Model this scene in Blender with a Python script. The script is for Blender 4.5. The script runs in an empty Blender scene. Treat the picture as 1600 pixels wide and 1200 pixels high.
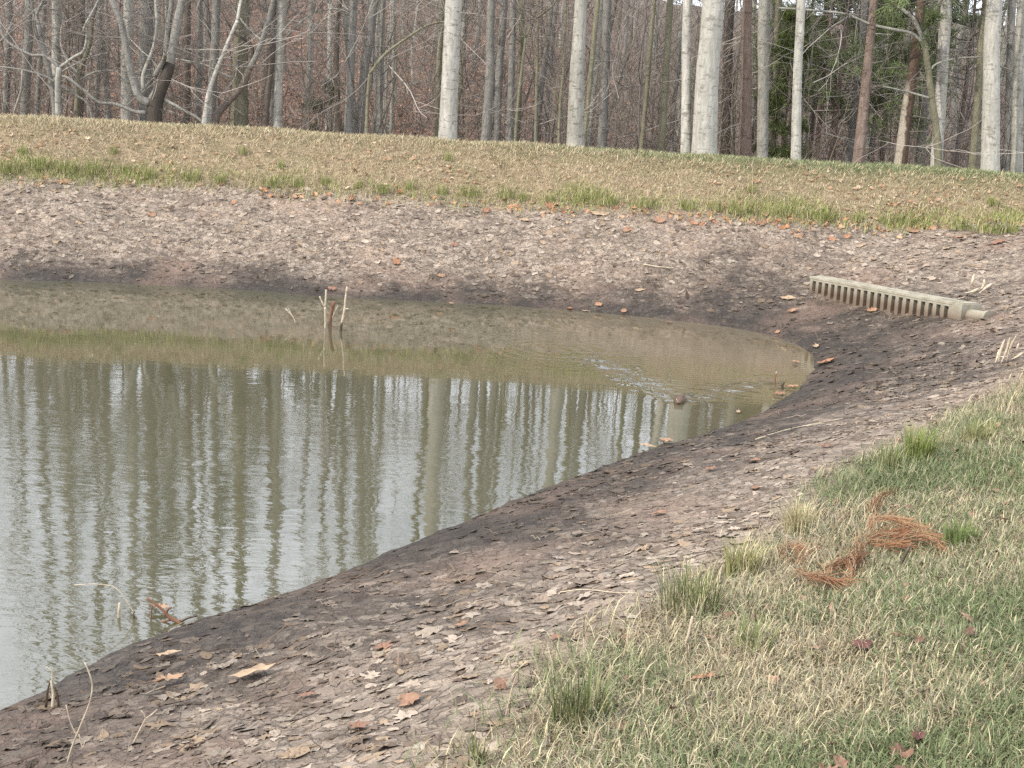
import bpy, math, random
import numpy as np

# ------------------------------------------------------------------ camera, world, sun, exposure
scn = bpy.context.scene
COL = scn.collection
rng = np.random.default_rng(7)
random.seed(7)
R_ = math.radians
H = 3.0; F = 2000.0; TH = R_(12.7); RO = R_(3.2)
fw = np.array([0, math.cos(TH), -math.sin(TH)]); r0 = np.array([1., 0, 0]); u0 = np.array([0, math.sin(TH), math.cos(TH)])
RV = math.cos(RO) * r0 + math.sin(RO) * u0
UV = -math.sin(RO) * r0 + math.cos(RO) * u0
cam = bpy.data.cameras.new('camera'); co = bpy.data.objects.new('camera', cam); COL.objects.link(co)
cam.lens = 45.0; cam.sensor_width = 36.0; cam.clip_start = 0.05; cam.clip_end = 2000
from mathutils import Matrix, Vector
co.matrix_world = Matrix(((RV[0], UV[0], -fw[0], 0), (RV[1], UV[1], -fw[1], 0), (RV[2], UV[2], -fw[2], H), (0, 0, 0, 1)))
scn.camera = co

SUN_EL, SUN_AZ = R_(38), R_(238)          # azimuth clockwise from +Y
sd = np.array([math.sin(SUN_AZ) * math.cos(SUN_EL), math.cos(SUN_AZ) * math.cos(SUN_EL), math.sin(SUN_EL)])
w = bpy.data.worlds.new('World'); scn.world = w; w.use_nodes = True
nt = w.node_tree; nt.nodes.clear()
sky = nt.nodes.new('ShaderNodeTexSky'); sky.sky_type = 'NISHITA'; sky.sun_disc = False
sky.sun_elevation = SUN_EL; sky.sun_rotation = SUN_AZ; sky.dust_density = 2.0; sky.air_density = 1.0
bg = nt.nodes.new('ShaderNodeBackground'); bg.inputs[1].default_value = 0.12
tc = nt.nodes.new('ShaderNodeTexCoord'); mp = nt.nodes.new('ShaderNodeMapping'); mp.inputs['Scale'].default_value = (2.2, 2.2, 5.0)
cn = nt.nodes.new('ShaderNodeTexNoise'); cn.inputs['Scale'].default_value = 1.3; cn.inputs['Detail'].default_value = 7; cn.inputs['Roughness'].default_value = 0.62
cr = nt.nodes.new('ShaderNodeValToRGB'); cr.color_ramp.elements[0].position = 0.33; cr.color_ramp.elements[1].position = 0.60
cr.color_ramp.elements[0].color = (0.35, 0.35, 0.35, 1)
mx = nt.nodes.new('ShaderNodeMix'); mx.data_type = 'RGBA'; mx.inputs[7].default_value = (20.5, 21.6, 23.6, 1)
ou = nt.nodes.new('ShaderNodeOutputWorld')
L = nt.links.new
L(tc.outputs['Generated'], mp.inputs[0]); L(mp.outputs[0], cn.inputs['Vector']); L(cn.outputs[0], cr.inputs[0])
L(cr.outputs[0], mx.inputs[0]); L(sky.outputs[0], mx.inputs[6]); L(mx.outputs[2], bg.inputs[0]); L(bg.outputs[0], ou.inputs[0])
sl = bpy.data.lights.new('sun', 'SUN'); sl.energy = 4.1; sl.angle = R_(1.0); sl.color = (1.0, 0.93, 0.82)
so = bpy.data.objects.new('sun', sl); COL.objects.link(so)
so.rotation_euler = Vector(sd).to_track_quat('Z', 'Y').to_euler()
vs = scn.view_settings; vs.view_transform = 'Standard'; vs.look = 'None'; vs.gamma = 1; vs.use_curve_mapping = False
vs.exposure = 0.06
scn.cycles.max_bounces = 5; scn.cycles.diffuse_bounces = 2; scn.cycles.glossy_bounces = 2
scn.cycles.sample_clamp_indirect = 4
scn.cycles.use_denoising = False

# ------------------------------------------------------------------ helpers
CAMP = np.array([0, 0, H])
def ray(px, py): return fw + (px - 800) / F * RV + (600 - py) / F * UV
def on_plane(px, py, z=0.):
    d = ray(px, py); return CAMP + (z - H) / d[2] * d
def at_depth(px, py, Y):
    d = ray(px, py); return CAMP + Y / d[1] * d
def smooth(a, b, x):
    t = np.clip((x - a) / (b - a), 0, 1); return t * t * (3 - 2 * t)

def _hash(ix, iy, seed):
    h = (ix.astype(np.int64) * 374761393 + iy.astype(np.int64) * 668265263 + seed * 974711) & 0xffffffff
    h = ((h ^ (h >> 13)) * 1274126177) & 0xffffffff
    return ((h ^ (h >> 16)) & 0xffff) / 65535.0
def vnoise(x, y, seed=0):
    ix = np.floor(x); iy = np.floor(y); fx = x - ix; fy = y - iy
    fx = fx * fx * (3 - 2 * fx); fy = fy * fy * (3 - 2 * fy)
    ix = ix.astype(np.int64); iy = iy.astype(np.int64)
    a = _hash(ix, iy, seed); b = _hash(ix + 1, iy, seed); c = _hash(ix, iy + 1, seed); d = _hash(ix + 1, iy + 1, seed)
    return (a * (1 - fx) + b * fx) * (1 - fy) + (c * (1 - fx) + d * fx) * fy - 0.5
def fbm(x, y, seed=0, o=4):
    r = 0; a = 1.0
    for k in range(o):
        r = r + a * vnoise(x * 2 ** k, y * 2 ** k, seed + k * 17); a *= 0.5
    return r

def make_mesh(name, V, faces, mat=None, col=None, smooth_=False):
    """faces: list of int arrays (n,k)."""
    me = bpy.data.meshes.new(name)
    V = np.asarray(V, dtype=np.float32)
    faces = [np.asarray(f, dtype=np.int32) for f in faces if len(f)]
    loops = np.concatenate([f.ravel() for f in faces])
    sizes = np.concatenate([np.full(len(f), f.shape[1], dtype=np.int32) for f in faces])
    starts = np.concatenate([[0], np.cumsum(sizes)[:-1]]).astype(np.int32)
    me.vertices.add(len(V)); me.vertices.foreach_set('co', V.ravel())
    me.loops.add(len(loops)); me.loops.foreach_set('vertex_index', loops)
    me.polygons.add(len(sizes)); me.polygons.foreach_set('loop_start', starts)
    me.polygons.foreach_set('use_smooth', np.full(len(sizes), bool(smooth_)))
    me.update(calc_edges=True)
    if col is not None:
        at = me.attributes.new('tint', 'FLOAT_COLOR', 'POINT')
        c = np.ones((len(V), 4), dtype=np.float32); c[:, :col.shape[1]] = col
        at.data.foreach_set('color', c.ravel())
    if mat: me.materials.append(mat)
    return me
def link(name, me, parent=None, loc=(0, 0, 0)):
    o = bpy.data.objects.new(name, me); COL.objects.link(o); o.location = loc
    if parent: o.parent = parent
    return o
def tag(o, label=None, cat=None, group=None, kind=None):
    if label: o['label'] = label
    if cat: o['category'] = cat
    if group: o['group'] = group
    if kind: o['kind'] = kind
    return o
def thing(name, loc, label, cat, group=None):
    return tag(link(name, None, None, loc), label, cat, group)
def copy_thing(o, loc, rz=0, sc=1.0, label=None, group=None):
    c = o.copy(); COL.objects.link(c); c.location = loc; c.rotation_euler = (0, 0, rz)
    c.scale = (sc, sc, sc) if np.isscalar(sc) else sc
    if label: c['label'] = label
    if group: c['group'] = group
    for ch in o.children:
        d = ch.copy(); COL.objects.link(d); d.parent = c
        for g in ch.children:
            e = g.copy(); COL.objects.link(e); e.parent = d
    return c

def tubes(paths, radii, sides=4):
    """paths (M,N,3), radii (M,N) -> V, quads"""
    paths = np.asarray(paths, float); radii = np.asarray(radii, float)
    M, N, _ = paths.shape
    T = np.gradient(paths, axis=1); T /= np.linalg.norm(T, axis=2, keepdims=True) + 1e-9
    ref = np.tile(np.array([0.31, 0.94, 0.13]), (M, N, 1))
    bad = np.abs((T * ref).sum(2)).max(1) > 0.9
    ref[bad] = np.array([0.9, -0.1, 0.42])
    A = np.cross(T, ref); A /= np.linalg.norm(A, axis=2, keepdims=True) + 1e-9
    B = np.cross(T, A)
    th = np.arange(sides) / sides * 2 * np.pi
    V = paths[:, :, None, :] + radii[:, :, None, None] * (np.cos(th)[None, None, :, None] * A[:, :, None, :] + np.sin(th)[None, None, :, None] * B[:, :, None, :])
    i = np.arange(N - 1)[:, None]; j = np.arange(sides)[None, :]; j2 = (j + 1) % sides
    q = np.stack([i * sides + j, i * sides + j2, (i + 1) * sides + j2, (i + 1) * sides + j], -1).reshape(-1, 4)
    Q = (q[None] + (np.arange(M) * N * sides)[:, None, None]).reshape(-1, 4)
    return V.reshape(-1, 3), Q
class MB:
    def __init__(s): s.V = []; s.F = {}; s.C = []; s.n = 0
    def add(s, V, *faces, col=None):
        V = np.asarray(V, float)
        for f in faces:
            f = np.asarray(f); s.F.setdefault(f.shape[1], []).append(f + s.n)
        s.V.append(V); s.n += len(V)
        if col is not None: s.C.append(np.broadcast_to(np.asarray(col, float), (len(V), 3)))
    def box(s, c, size, rot=None):
        v = np.array([[x, y, z] for x in (-.5, .5) for y in (-.5, .5) for z in (-.5, .5)]) * np.array(size)
        if rot is not None: v = v @ np.asarray(rot).T
        s.add(v + np.array(c), np.array([[0, 1, 3, 2], [4, 6, 7, 5], [0, 4, 5, 1], [2, 3, 7, 6], [0, 2, 6, 4], [1, 5, 7, 3]]))
    def tube(s, path, rad, sides=8, cap=True):
        path = np.asarray(path, float); rad = np.broadcast_to(np.asarray(rad, float), (len(path),))
        V, Q = tubes(path[None], rad[None], sides); fs = [Q]
        s.add(V, *fs)
        if cap:
            n0 = s.n - len(V)
            s.F.setdefault(sides, []).append(np.array([np.arange(sides)[::-1] + n0, np.arange(sides) + n0 + len(V) - sides]))
    def mesh(s, name, mat, smooth_=False):
        return make_mesh(name, np.concatenate(s.V), [np.concatenate(f) for f in s.F.values()], mat, np.concatenate(s.C) if s.C else None, smooth_)
    def build(s, name, mat, parent=None, loc=(0, 0, 0), smooth_=False):
        return link(name, s.mesh(name, mat, smooth_), parent, loc)
def bend(p, n, jit=0.0):
    """resample a polyline with Catmull-Rom to n points per span"""
    p = np.asarray(p, float); q = np.concatenate([[2 * p[0] - p[1]], p, [2 * p[-1] - p[-2]]]); out = []
    for i in range(len(p) - 1):
        a, b, c, d = q[i:i + 4]
        for t in np.arange(n) / n:
            out.append(0.5 * (2 * b + (c - a) * t + (2 * a - 5 * b + 4 * c - d) * t * t + (3 * b - a - 3 * c + d) * t ** 3))
    out.append(p[-1]); out = np.array(out)
    if jit: out[1:-1] += rng.normal(0, jit, (len(out) - 2, 3))
    return out

# ------------------------------------------------------------------ materials
class NM:
    def __init__(s, name, rough=0.85, spec=0.3):
        s.m = bpy.data.materials.new(name); s.m.use_nodes = True; s.nt = s.m.node_tree
        s.b = s.nt.nodes['Principled BSDF']; s.b.inputs['Roughness'].default_value = rough
        s.b.inputs['Specular IOR Level'].default_value = spec
        s.tc = s.n('ShaderNodeTexCoord')
    def n(s, t, **k):
        x = s.nt.nodes.new(t)
        for a, v in k.items(): setattr(x, a, v)
        return x
    def l(s, a, b): s.nt.links.new(a, b)
    def set(s, sock, v):
        if hasattr(v, 'is_output'): s.l(v, sock)
        elif v is not None: sock.default_value = (tuple(v) + (1,)) if isinstance(v, (tuple, list)) and len(v) == 3 and sock.type == 'RGBA' else v
    def coord(s, scale=(1, 1, 1), kind='Object', rot=(0, 0, 0)):
        m = s.n('ShaderNodeMapping'); s.l(s.tc.outputs[kind], m.inputs[0]); m.inputs['Scale'].default_value = scale; m.inputs['Rotation'].default_value = rot
        return m.outputs[0]
    def noise(s, scale, detail=4, rough=0.6, vec=None, dist=0.0):
        x = s.n('ShaderNodeTexNoise'); x.inputs['Scale'].default_value = scale; x.inputs['Detail'].default_value = detail
        x.inputs['Roughness'].default_value = rough; x.inputs['Distortion'].default_value = dist
        s.l(vec if vec is not None else s.tc.outputs['Object'], x.inputs['Vector']); return x.outputs[0]
    def voro(s, scale, vec=None, feat='F1', out=0, rnd=1.0):
        x = s.n('ShaderNodeTexVoronoi', feature=feat); x.inputs['Scale'].default_value = scale; x.inputs['Randomness'].default_value = rnd
        s.l(vec if vec is not None else s.tc.outputs['Object'], x.inputs['Vector']); return x.outputs[out]
    def ramp(s, f, stops):
        x = s.n('ShaderNodeValToRGB'); e = x.color_ramp.elements
        while len(e) < len(stops): e.new(0.5)
        for k, (p, c) in enumerate(stops):
            e[k].position = p; e[k].color = tuple(c) + (1,) if not np.isscalar(c) else (c, c, c, 1)
        s.l(f, x.inputs[0]); return x.outputs[0]
    def mix(s, f, a, b, mode='MIX'):
        x = s.n('ShaderNodeMix', data_type='RGBA', blend_type=mode); s.set(x.inputs[0], f); s.set(x.inputs[6], a); s.set(x.inputs[7], b); return x.outputs[2]
    def math(s, op, a, b=None, c=None, clamp=False):
        x = s.n('ShaderNodeMath', operation=op, use_clamp=clamp); s.set(x.inputs[0], a); s.set(x.inputs[1], b)
        if c is not None: s.set(x.inputs[2], c)
        return x.outputs[0]
    def attr(s, name, sep=True):
        x = s.n('ShaderNodeAttribute', attribute_name=name)
        if not sep: return x.outputs[0]
        y = s.n('ShaderNodeSeparateColor'); s.l(x.outputs[0], y.inputs[0]); return y.outputs[0], y.outputs[1], y.outputs[2], x.outputs['Alpha']
    def bump(s, h, dist=0.02, strength=1.0):
        x = s.n('ShaderNodeBump'); x.inputs['Strength'].default_value = strength; x.inputs['Distance'].default_value = dist
        s.l(h, x.inputs['Height']); s.l(x.outputs[0], s.b.inputs['Normal'])
    def color(s, c): s.set(s.b.inputs['Base Color'], c); return s

def bark(name, base, alt, dark, vscale=6.0, scar=0.5, ridge=0.0):
    m = NM(name, 0.9, 0.15)
    oi = m.n('ShaderNodeObjectInfo')
    off = m.n('ShaderNodeVectorMath', operation='ADD'); cb = m.n('ShaderNodeCombineXYZ')
    for k in range(3): m.l(m.math('MULTIPLY', oi.outputs['Random'], 37.0 + 11 * k), cb.inputs[k])
    m.l(m.tc.outputs['Object'], off.inputs[0]); m.l(cb.outputs[0], off.inputs[1])
    def mapped(sc):
        x = m.n('ShaderNodeMapping'); m.l(off.outputs[0], x.inputs[0]); x.inputs['Scale'].default_value = sc; return x.outputs[0]
    big = m.noise(1.0, 3, 0.6, mapped((6, 6, 2.5)))
    grain = m.noise(1.0, 5, 0.7, mapped((vscale * 4, vscale * 4, vscale * 0.7)))
    fine = m.noise(1.0, 4, 0.7, mapped((22, 22, 14)))
    sc = m.noise(1.0, 3, 0.75, mapped((4.5, 4.5, 13)))
    c = m.mix(m.ramp(big, [(0.35, 0), (0.65, 1)]), base, alt)
    c = m.mix(m.ramp(grain, [(0.38, 0.75), (0.58, 0.0)]), c, tuple(x * 0.50 for x in base))
    c = m.mix(m.ramp(fine, [(0.55, 0.0), (0.75, 0.35)]), c, tuple(min(0.7, x * 1.35) for x in base))
    c = m.mix(m.ramp(sc, [(0.56, 0.0), (0.62, scar)]), c, dark)
    c = m.mix(m.math('MULTIPLY', oi.outputs['Random'], 0.3), c, tuple(x * 0.72 for x in alt))
    m.color(c); m.bump(m.math('ADD', m.math('MULTIPLY', grain, 1.0 + ridge), m.math('MULTIPLY', fine, 0.5)), 0.02, 0.8)
    return m.m
B_PALE = bark('pale_bark', (0.42, 0.40, 0.345), (0.27, 0.26, 0.225), (0.13, 0.115, 0.09), 5, 0.75)
B_WHITE = bark('white_bark', (0.50, 0.475, 0.42), (0.36, 0.345, 0.30), (0.15, 0.13, 0.11), 5, 0.7)
B_GREY = bark('grey_bark', (0.30, 0.285, 0.255), (0.22, 0.21, 0.185), (0.08, 0.07, 0.06), 7, 0.5, 1)
B_BROWN = bark('brown_bark', (0.20, 0.165, 0.135), (0.15, 0.12, 0.10), (0.05, 0.04, 0.03), 8, 0.5, 1)
B_PINE = bark('pine_bark', (0.27, 0.205, 0.17), (0.20, 0.145, 0.115), (0.06, 0.04, 0.03), 6, 0.6, 2)
B_OLIVE = bark('olive_bark', (0.26, 0.24, 0.17), (0.20, 0.185, 0.125), (0.07, 0.06, 0.04), 7, 0.4, 1)
B_CEDAR = bark('cedar_bark', (0.17, 0.12, 0.088), (0.12, 0.08, 0.06), (0.04, 0.025, 0.015), 9, 0.4, 2)
_t = B_CEDAR.node_tree; _b = _t.nodes['Principled BSDF']; _src = _b.inputs['Base Color'].links[0].from_socket
_x = _t.nodes.new('ShaderNodeSeparateXYZ'); _tc = _t.nodes.new('ShaderNodeTexCoord'); _t.links.new(_tc.outputs['Object'], _x.inputs[0])
_n = _t.nodes.new('ShaderNodeTexNoise'); _n.inputs['Scale'].default_value = 5; _t.links.new(_tc.outputs['Object'], _n.inputs['Vector'])
def _m(op, a, b):
    q_ = _t.nodes.new('ShaderNodeMath'); q_.operation = op; q_.use_clamp = op == 'MULTIPLY'
    for k_, v_ in enumerate((a, b)):
        if hasattr(v_, 'is_output'): _t.links.new(v_, q_.inputs[k_])
        else: q_.inputs[k_].default_value = v_
    return q_.outputs[0]
_f = _m('MULTIPLY', _m('SUBTRACT', _m('MULTIPLY', _n.outputs[0], .16), _m('ADD', _x.outputs[0], .09)), 30.0)
_f = _m('MULTIPLY', _f, _m('MULTIPLY', _m('SUBTRACT', 2.3, _x.outputs[2]), 3.0))
_mx = _t.nodes.new('ShaderNodeMix'); _mx.data_type = 'RGBA'; _t.links.new(_f, _mx.inputs[0]); _t.links.new(_src, _mx.inputs[6]); _mx.inputs[7].default_value = (.40, .35, .28, 1); _t.links.new(_mx.outputs[2], _b.inputs['Base Color'])
B_DARK = bark('dark_bark', (0.10, 0.085, 0.07), (0.07, 0.06, 0.05), (0.025, 0.02, 0.015), 8, 0.5, 1)
B_TWIG = bark('twig_bark', (0.24, 0.215, 0.19), (0.18, 0.155, 0.135), (0.08, 0.06, 0.05), 8, 0.3)

def tint_mat(name, rough=0.85, spec=0.25, jit=0.25, transl=0.0):
    m = NM(name, rough, spec); c = m.attr('tint', False)
    n = m.noise(40, 3, 0.6)
    c = m.mix(m.ramp(n, [(0.3, jit), (0.7, 0.0)]), c, (0.04, 0.03, 0.025))
    m.color(c)
    if transl: m.b.inputs['Subsurface Weight'].default_value = 0.0
    return m.m
M_GRASS = tint_mat('grass_blades', 0.75, 0.2, 0.0)
M_LEAF = tint_mat('dead_leaves', 0.85, 0.2, 0.25)
M_NEEDLE = tint_mat('evergreen_needles', 0.7, 0.2, 0.0)

# ------------------------------------------------------------------ terrain function
SHORE_PX = [(-10, 1095), (70, 1060), (150, 1020), (215, 990), (280, 965), (400, 930), (470, 905), (540, 880), (620, 848), (700, 815), (800, 775), (900, 735), (1000, 700),
            (1110, 668), (1160, 650), (1200, 628), (1235, 605), (1252, 585), (1262, 565), (1250, 548), (1220, 533), (1150, 515), (1050, 501), (950, 490), (800, 478), (660, 470), (520, 464), (380, 453), (250, 446), (120, 440), (0, 437)]
_sp = [on_plane(*p)[:2] for p in SHORE_PX]
_sp = [np.array([-26., -9.]), np.array([-12., -6.]), np.array([-5.5, 1.0]), np.array([-3.6, 3.9])] + _sp + [np.array([-12., 18.1]), np.array([-26., 18.3])]
POLY = bend([np.append(p, 0) for p in _sp], 4)[:, :2]
POLY = np.concatenate([POLY, [[-30, 10]]])
def shore_dist(x, y):
    """positive on land, negative in the pond"""
    d = np.full(x.shape, 1e9); ins = np.zeros(x.shape, bool)
    for i in range(len(POLY)):
        a = POLY[i]; b = POLY[(i + 1) % len(POLY)]; e = b - a
        t = np.clip(((x - a[0]) * e[0] + (y - a[1]) * e[1]) / (e @ e), 0, 1)
        d = np.minimum(d, (x - a[0] - t * e[0]) ** 2 + (y - a[1] - t * e[1]) ** 2)
        if a[1] != b[1]:
            ins ^= ((a[1] > y) != (b[1] > y)) & (x < (b[0] - a[0]) * (y - a[1]) / (b[1] - a[1]) + a[0])
    d = np.sqrt(d); return np.where(ins, -d, d)
def terrain(x, y, full=False):
    x = np.atleast_1d(np.asarray(x, float)); y = np.atleast_1d(np.asarray(y, float))
    s0 = shore_dist(x, y)
    nz = 0.10 * fbm(x * 1.6, y * 1.6, 3) * smooth(-.2, .8, s0)
    s = s0 + nz
    sf = np.minimum(y - np.interp(x, [-30, -7.5, -5.2, -2.7, 0, 1.3, 2.2, 3.1, 9, 30], [18.3, 18.28, 18.6, 18.34, 18.5, 18.28, 18.1, 18.0, 17.9, 17.9]), s0) + nz
    wf = smooth(16.6, 18.6, y)
    zn = np.interp(s, [-3, -.4, 0, .25, 1.0, 2.6, 5.2, 8, 40], [-.9, -.12, 0, .06, .26, .74, 1.43, 1.6, 1.8])
    zf = np.interp(sf, [-3, -.4, 0, .25, 1.0, 2.65, 3.6, 4.1, 4.5, 5.2, 6.4, 9, 13, 60], [-.9, -.16, 0, .08, .41, 1.24, 1.76, 2.0, 2.10, 2.12, 2.05, 1.55, .8, .8])
    dm = zf - zn; z = zn + 0.5 * (dm + np.sqrt(dm * dm + .004)) - .03 * smooth(.3, .0, np.abs(s0))
    z = np.where(sf > 4, zf + (z - zf) * (1 - smooth(4, 5.5, sf)), z)
    hy = np.clip(y - 37, 0, None)
    hill = (0.27 * hy * hy / (hy + 7)) * (1 - 0.2 * smooth(0, 18, x)); hill = 11.5 * np.tanh(hill / 11.5)
    z = z + hill * smooth(34, 40, y)
    land = smooth(0.0, 0.5, s0)
    forest = smooth(25.2, 27.5, y) * smooth(5.5, 7.0, sf)
    z = z + forest * 0.5 * fbm(x * .25, y * .25, 9) + land * 0.05 * fbm(x * .9, y * .9, 21)
    ge = 0.25 * fbm(x * .8, y * .8, 31) + 0.12 * fbm(x * 3.1, y * 3.1, 33)
    sn = (x + 2.43) * .824 - (y - 5.69) * .567
    gn = smooth(-.55, .55, np.minimum(s0, sn) - np.interp(y, [3, 4.2, 9, 12], [3.12, 3.05, 2.55, 2.68]) + ge * .9); gf = smooth(2.5, 2.95, sf + ge * 0.8)
    grass = (gn * (1 - wf) + gf * wf) * (1 - forest)
    mud = (1 - grass) * (1 - forest) * land
    rel = 0.022 * fbm(x * 5, y * 5, 41) + 0.022 * np.abs(fbm(x * 9, y * 9, 47, 3))
    z = z + mud * rel + grass * 0.03 * fbm(x * 4, y * 4, 51)
    z = z + (1 - land) * 0.012 * fbm(x * 7, y * 7, 61)
    z = z + .016 * fbm(x * 2.6, y * 2.6, 67) * smooth(.8, .0, np.abs(s0))
    if not full: return z
    sw = np.where(wf > .5, s0 * 1.05, s0 * .95); wd_ = 2.35 - 1.3 * wf * (1 - smooth(0, 3.5, x)) + .9 * smooth(2.5, 4, x) * (y > 12) * (y < 21); wet = 1 - smooth(0.0, 1.0, sw / wd_ + 0.22 * fbm(x * 1.3, y * 1.3, 71) + 0.30 * fbm(x * 5, y * 5, 73))
    return z, np.where(y > 17.6, sf, s0), grass, wet, forest, wf
def tz(x, y): return float(terrain(x, y)[0])
_T = np.concatenate([np.linspace(2, 30, 1400), np.linspace(30, 140, 600)])
def ground(px, py):
    d = ray(px, py); p = CAMP[None] + _T[:, None] * d[None]
    dz = p[:, 2] - np.maximum(terrain(p[:, 0], p[:, 1]), 0.0)
    k = np.argmax(dz < 0)
    if k == 0: k = len(_T) - 1
    a, b = dz[k - 1], dz[k]; t = a / (a - b + 1e-9)
    return p[k - 1] * (1 - t) + p[k] * t

def spaced(knots):
    out = []
    for (a, b, d) in knots: out.append(np.arange(a, b - 1e-6, d))
    return np.concatenate(out + [[knots[-1][1]]])
def grid_faces(nx, ny):
    i = np.arange(ny - 1)[:, None]; j = np.arange(nx - 1)[None]
    return np.stack([i * nx + j, i * nx + j + 1, (i + 1) * nx + j + 1, (i + 1) * nx + j], -1).reshape(-1, 4)
gx = spaced([(-160, -30, 5), (-30, -12, .6), (-12, -5, .1), (-5, -2.2, .05), (-2.2, 5.2, .028), (5.2, 11, .07), (11, 30, .6), (30, 160, 5)])
gy = spaced([(-40, 2, 1.5), (2, 3, .1), (3, 9, .028), (9, 14, .045), (14, 25.5, .06), (25.5, 45, .4), (45, 140, 1.5)])
X, Y = np.meshgrid(gx, gy)
Z, S, GR, WET, FO, WF = terrain(X.ravel(), Y.ravel(), True)
M = NM('pond_bank_ground', 0.9, 0.3)
g_, w_, f_, a_ = M.attr('tint')
n1 = M.noise(2.2, 6, 0.65); n2 = M.noise(11, 5, 0.7); n3 = M.noise(45, 4, 0.7); n4 = M.noise(0.7, 4, 0.6); n5 = M.noise(1.0, 5, .7, M.coord((1.6, 4.5, 3)))
dry = M.math('SUBTRACT', 1.0, w_, clamp=True)
mudf = M.math('ADD', M.math('MULTIPLY', dry, 0.62), M.math('ADD', M.math('MULTIPLY', M.math('SUBTRACT', n5, 0.5), 1.1), M.math('ADD', M.math('MULTIPLY', M.math('SUBTRACT', n2, 0.5), 0.9), M.math('MULTIPLY', M.math('SUBTRACT', n3, 0.5), 0.6))), clamp=True)
mudc = M.ramp(mudf, [(0.0, (0.034, 0.026, 0.020)), (0.28, (0.086, 0.065, 0.049)), (0.58, (0.205, 0.162, 0.126)), (0.9, (0.42, 0.33, 0.25))])
dv = M.n('ShaderNodeVectorMath', operation='ADD'); nv_ = M.n('ShaderNodeTexNoise'); nv_.inputs['Scale'].default_value = 9; nv_.inputs['Detail'].default_value = 4; M.l(M.tc.outputs['Object'], nv_.inputs['Vector'])
sv = M.n('ShaderNodeVectorMath', operation='SCALE'); M.l(nv_.outputs[1], sv.inputs[0]); sv.inputs['Scale'].default_value = .16; M.l(M.tc.outputs['Object'], dv.inputs[0]); M.l(sv.outputs[0], dv.inputs[1])
vc = M.n('ShaderNodeSeparateColor'); M.l(M.voro(13, dv.outputs[0], 'F1', 1), vc.inputs[0]); ve = M.voro(13, dv.outputs[0], 'DISTANCE_TO_EDGE', 0)
crk = M.ramp(M.math('ADD', ve, M.math('MULTIPLY', M.math('SUBTRACT', n2, .5), .16)), [(0.0, 1.0), (0.07, 0.0)])
mudc = M.mix(M.math('MULTIPLY', M.ramp(vc.outputs[0], [(0.0, 0.6), (0.45, 0.0)]), M.math('ADD', .3, M.math('MULTIPLY', n4, .8))), mudc, (0.085, 0.066, 0.052))
mudc = M.mix(M.math('MULTIPLY', M.ramp(vc.outputs[1], [(0.6, 0.0), (1.0, 0.5)]), dry), mudc, (0.40, 0.33, 0.265))
mudc = M.mix(M.math('MULTIPLY', crk, M.math('MULTIPLY', M.math('MULTIPLY', n1, dry), .8)), mudc, (0.03, 0.023, 0.018))
spk = M.noise(5.5, 6, .75); mudc = M.mix(M.ramp(spk, [(0.60, 0.0), (0.66, 0.75)]), mudc, (0.035, 0.030, 0.026))
mudc = M.mix(M.ramp(n4, [(0.5, 0.0), (0.7, 0.35)]), mudc, (0.34, 0.22, 0.16))
grc = M.mix(M.ramp(n2, [(0.35, 0), (0.65, 1)]), (0.20, 0.15, 0.09), (0.34, 0.26, 0.165))
grc = M.mix(M.ramp(n1, [(0.5, 0.0), (0.68, 0.4)]), grc, (0.10, 0.12, 0.045))
fv = M.voro(9, None, 'F1', 1)
fsep = M.n('ShaderNodeSeparateColor'); M.l(fv, fsep.inputs[0])
foc = M.ramp(fsep.outputs[0], [(0.0, (0.05, 0.028, 0.02)), (0.5, (0.17, 0.086, 0.056)), (0.8, (0.28, 0.145, 0.09)), (1.0, (0.42, 0.27, 0.19))])
foc = M.mix(M.ramp(n1, [(0.4, 0.6), (0.6, 0.0)]), foc, (0.055, 0.038, 0.03))
px_ = M.n('ShaderNodeSeparateXYZ'); M.l(M.tc.outputs['Object'], px_.inputs[0]); rgt = M.math('MULTIPLY', M.math('ADD', px_.outputs[0], M.math('MULTIPLY', n4, 6.0)), 0.12, None, True)
foc = M.mix(M.math('MULTIPLY', rgt, .75), foc, (0.12, 0.095, 0.08))
grc = M.mix(M.math('MULTIPLY', a_, M.ramp(n1, [(.35, .35), (.6, .9)])), grc, (0.135, 0.15, 0.06))
c = M.mix(g_, mudc, grc); c = M.mix(f_, c, foc); M.color(c)
M.l(M.math('SUBTRACT', 0.92, M.math('MULTIPLY', w_, M.math('MULTIPLY', n2, 0.75))), M.b.inputs['Roughness'])
M.bump(M.math('ADD', M.math('ADD', n2, M.math('MULTIPLY', crk, -.25)), M.math('ADD', M.math('MULTIPLY', n3, 0.5), M.math('MULTIPLY', vc.outputs[2], .5))), 0.03, 1.0)
me = make_mesh('pond_bank', np.stack([X.ravel(), Y.ravel(), Z], 1), [grid_faces(len(gx), len(gy))], M.m, np.stack([GR, WET * (1 - FO), FO, smooth(3.3, 4.5, S) * WF * (.15 + .85 * smooth(-3, 7, X.ravel()))], 1), True)
tag(link('ground', me), 'muddy drawn down pond bank rising to a grassy dam and a leaf covered wooded hill', kind='structure')

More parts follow.
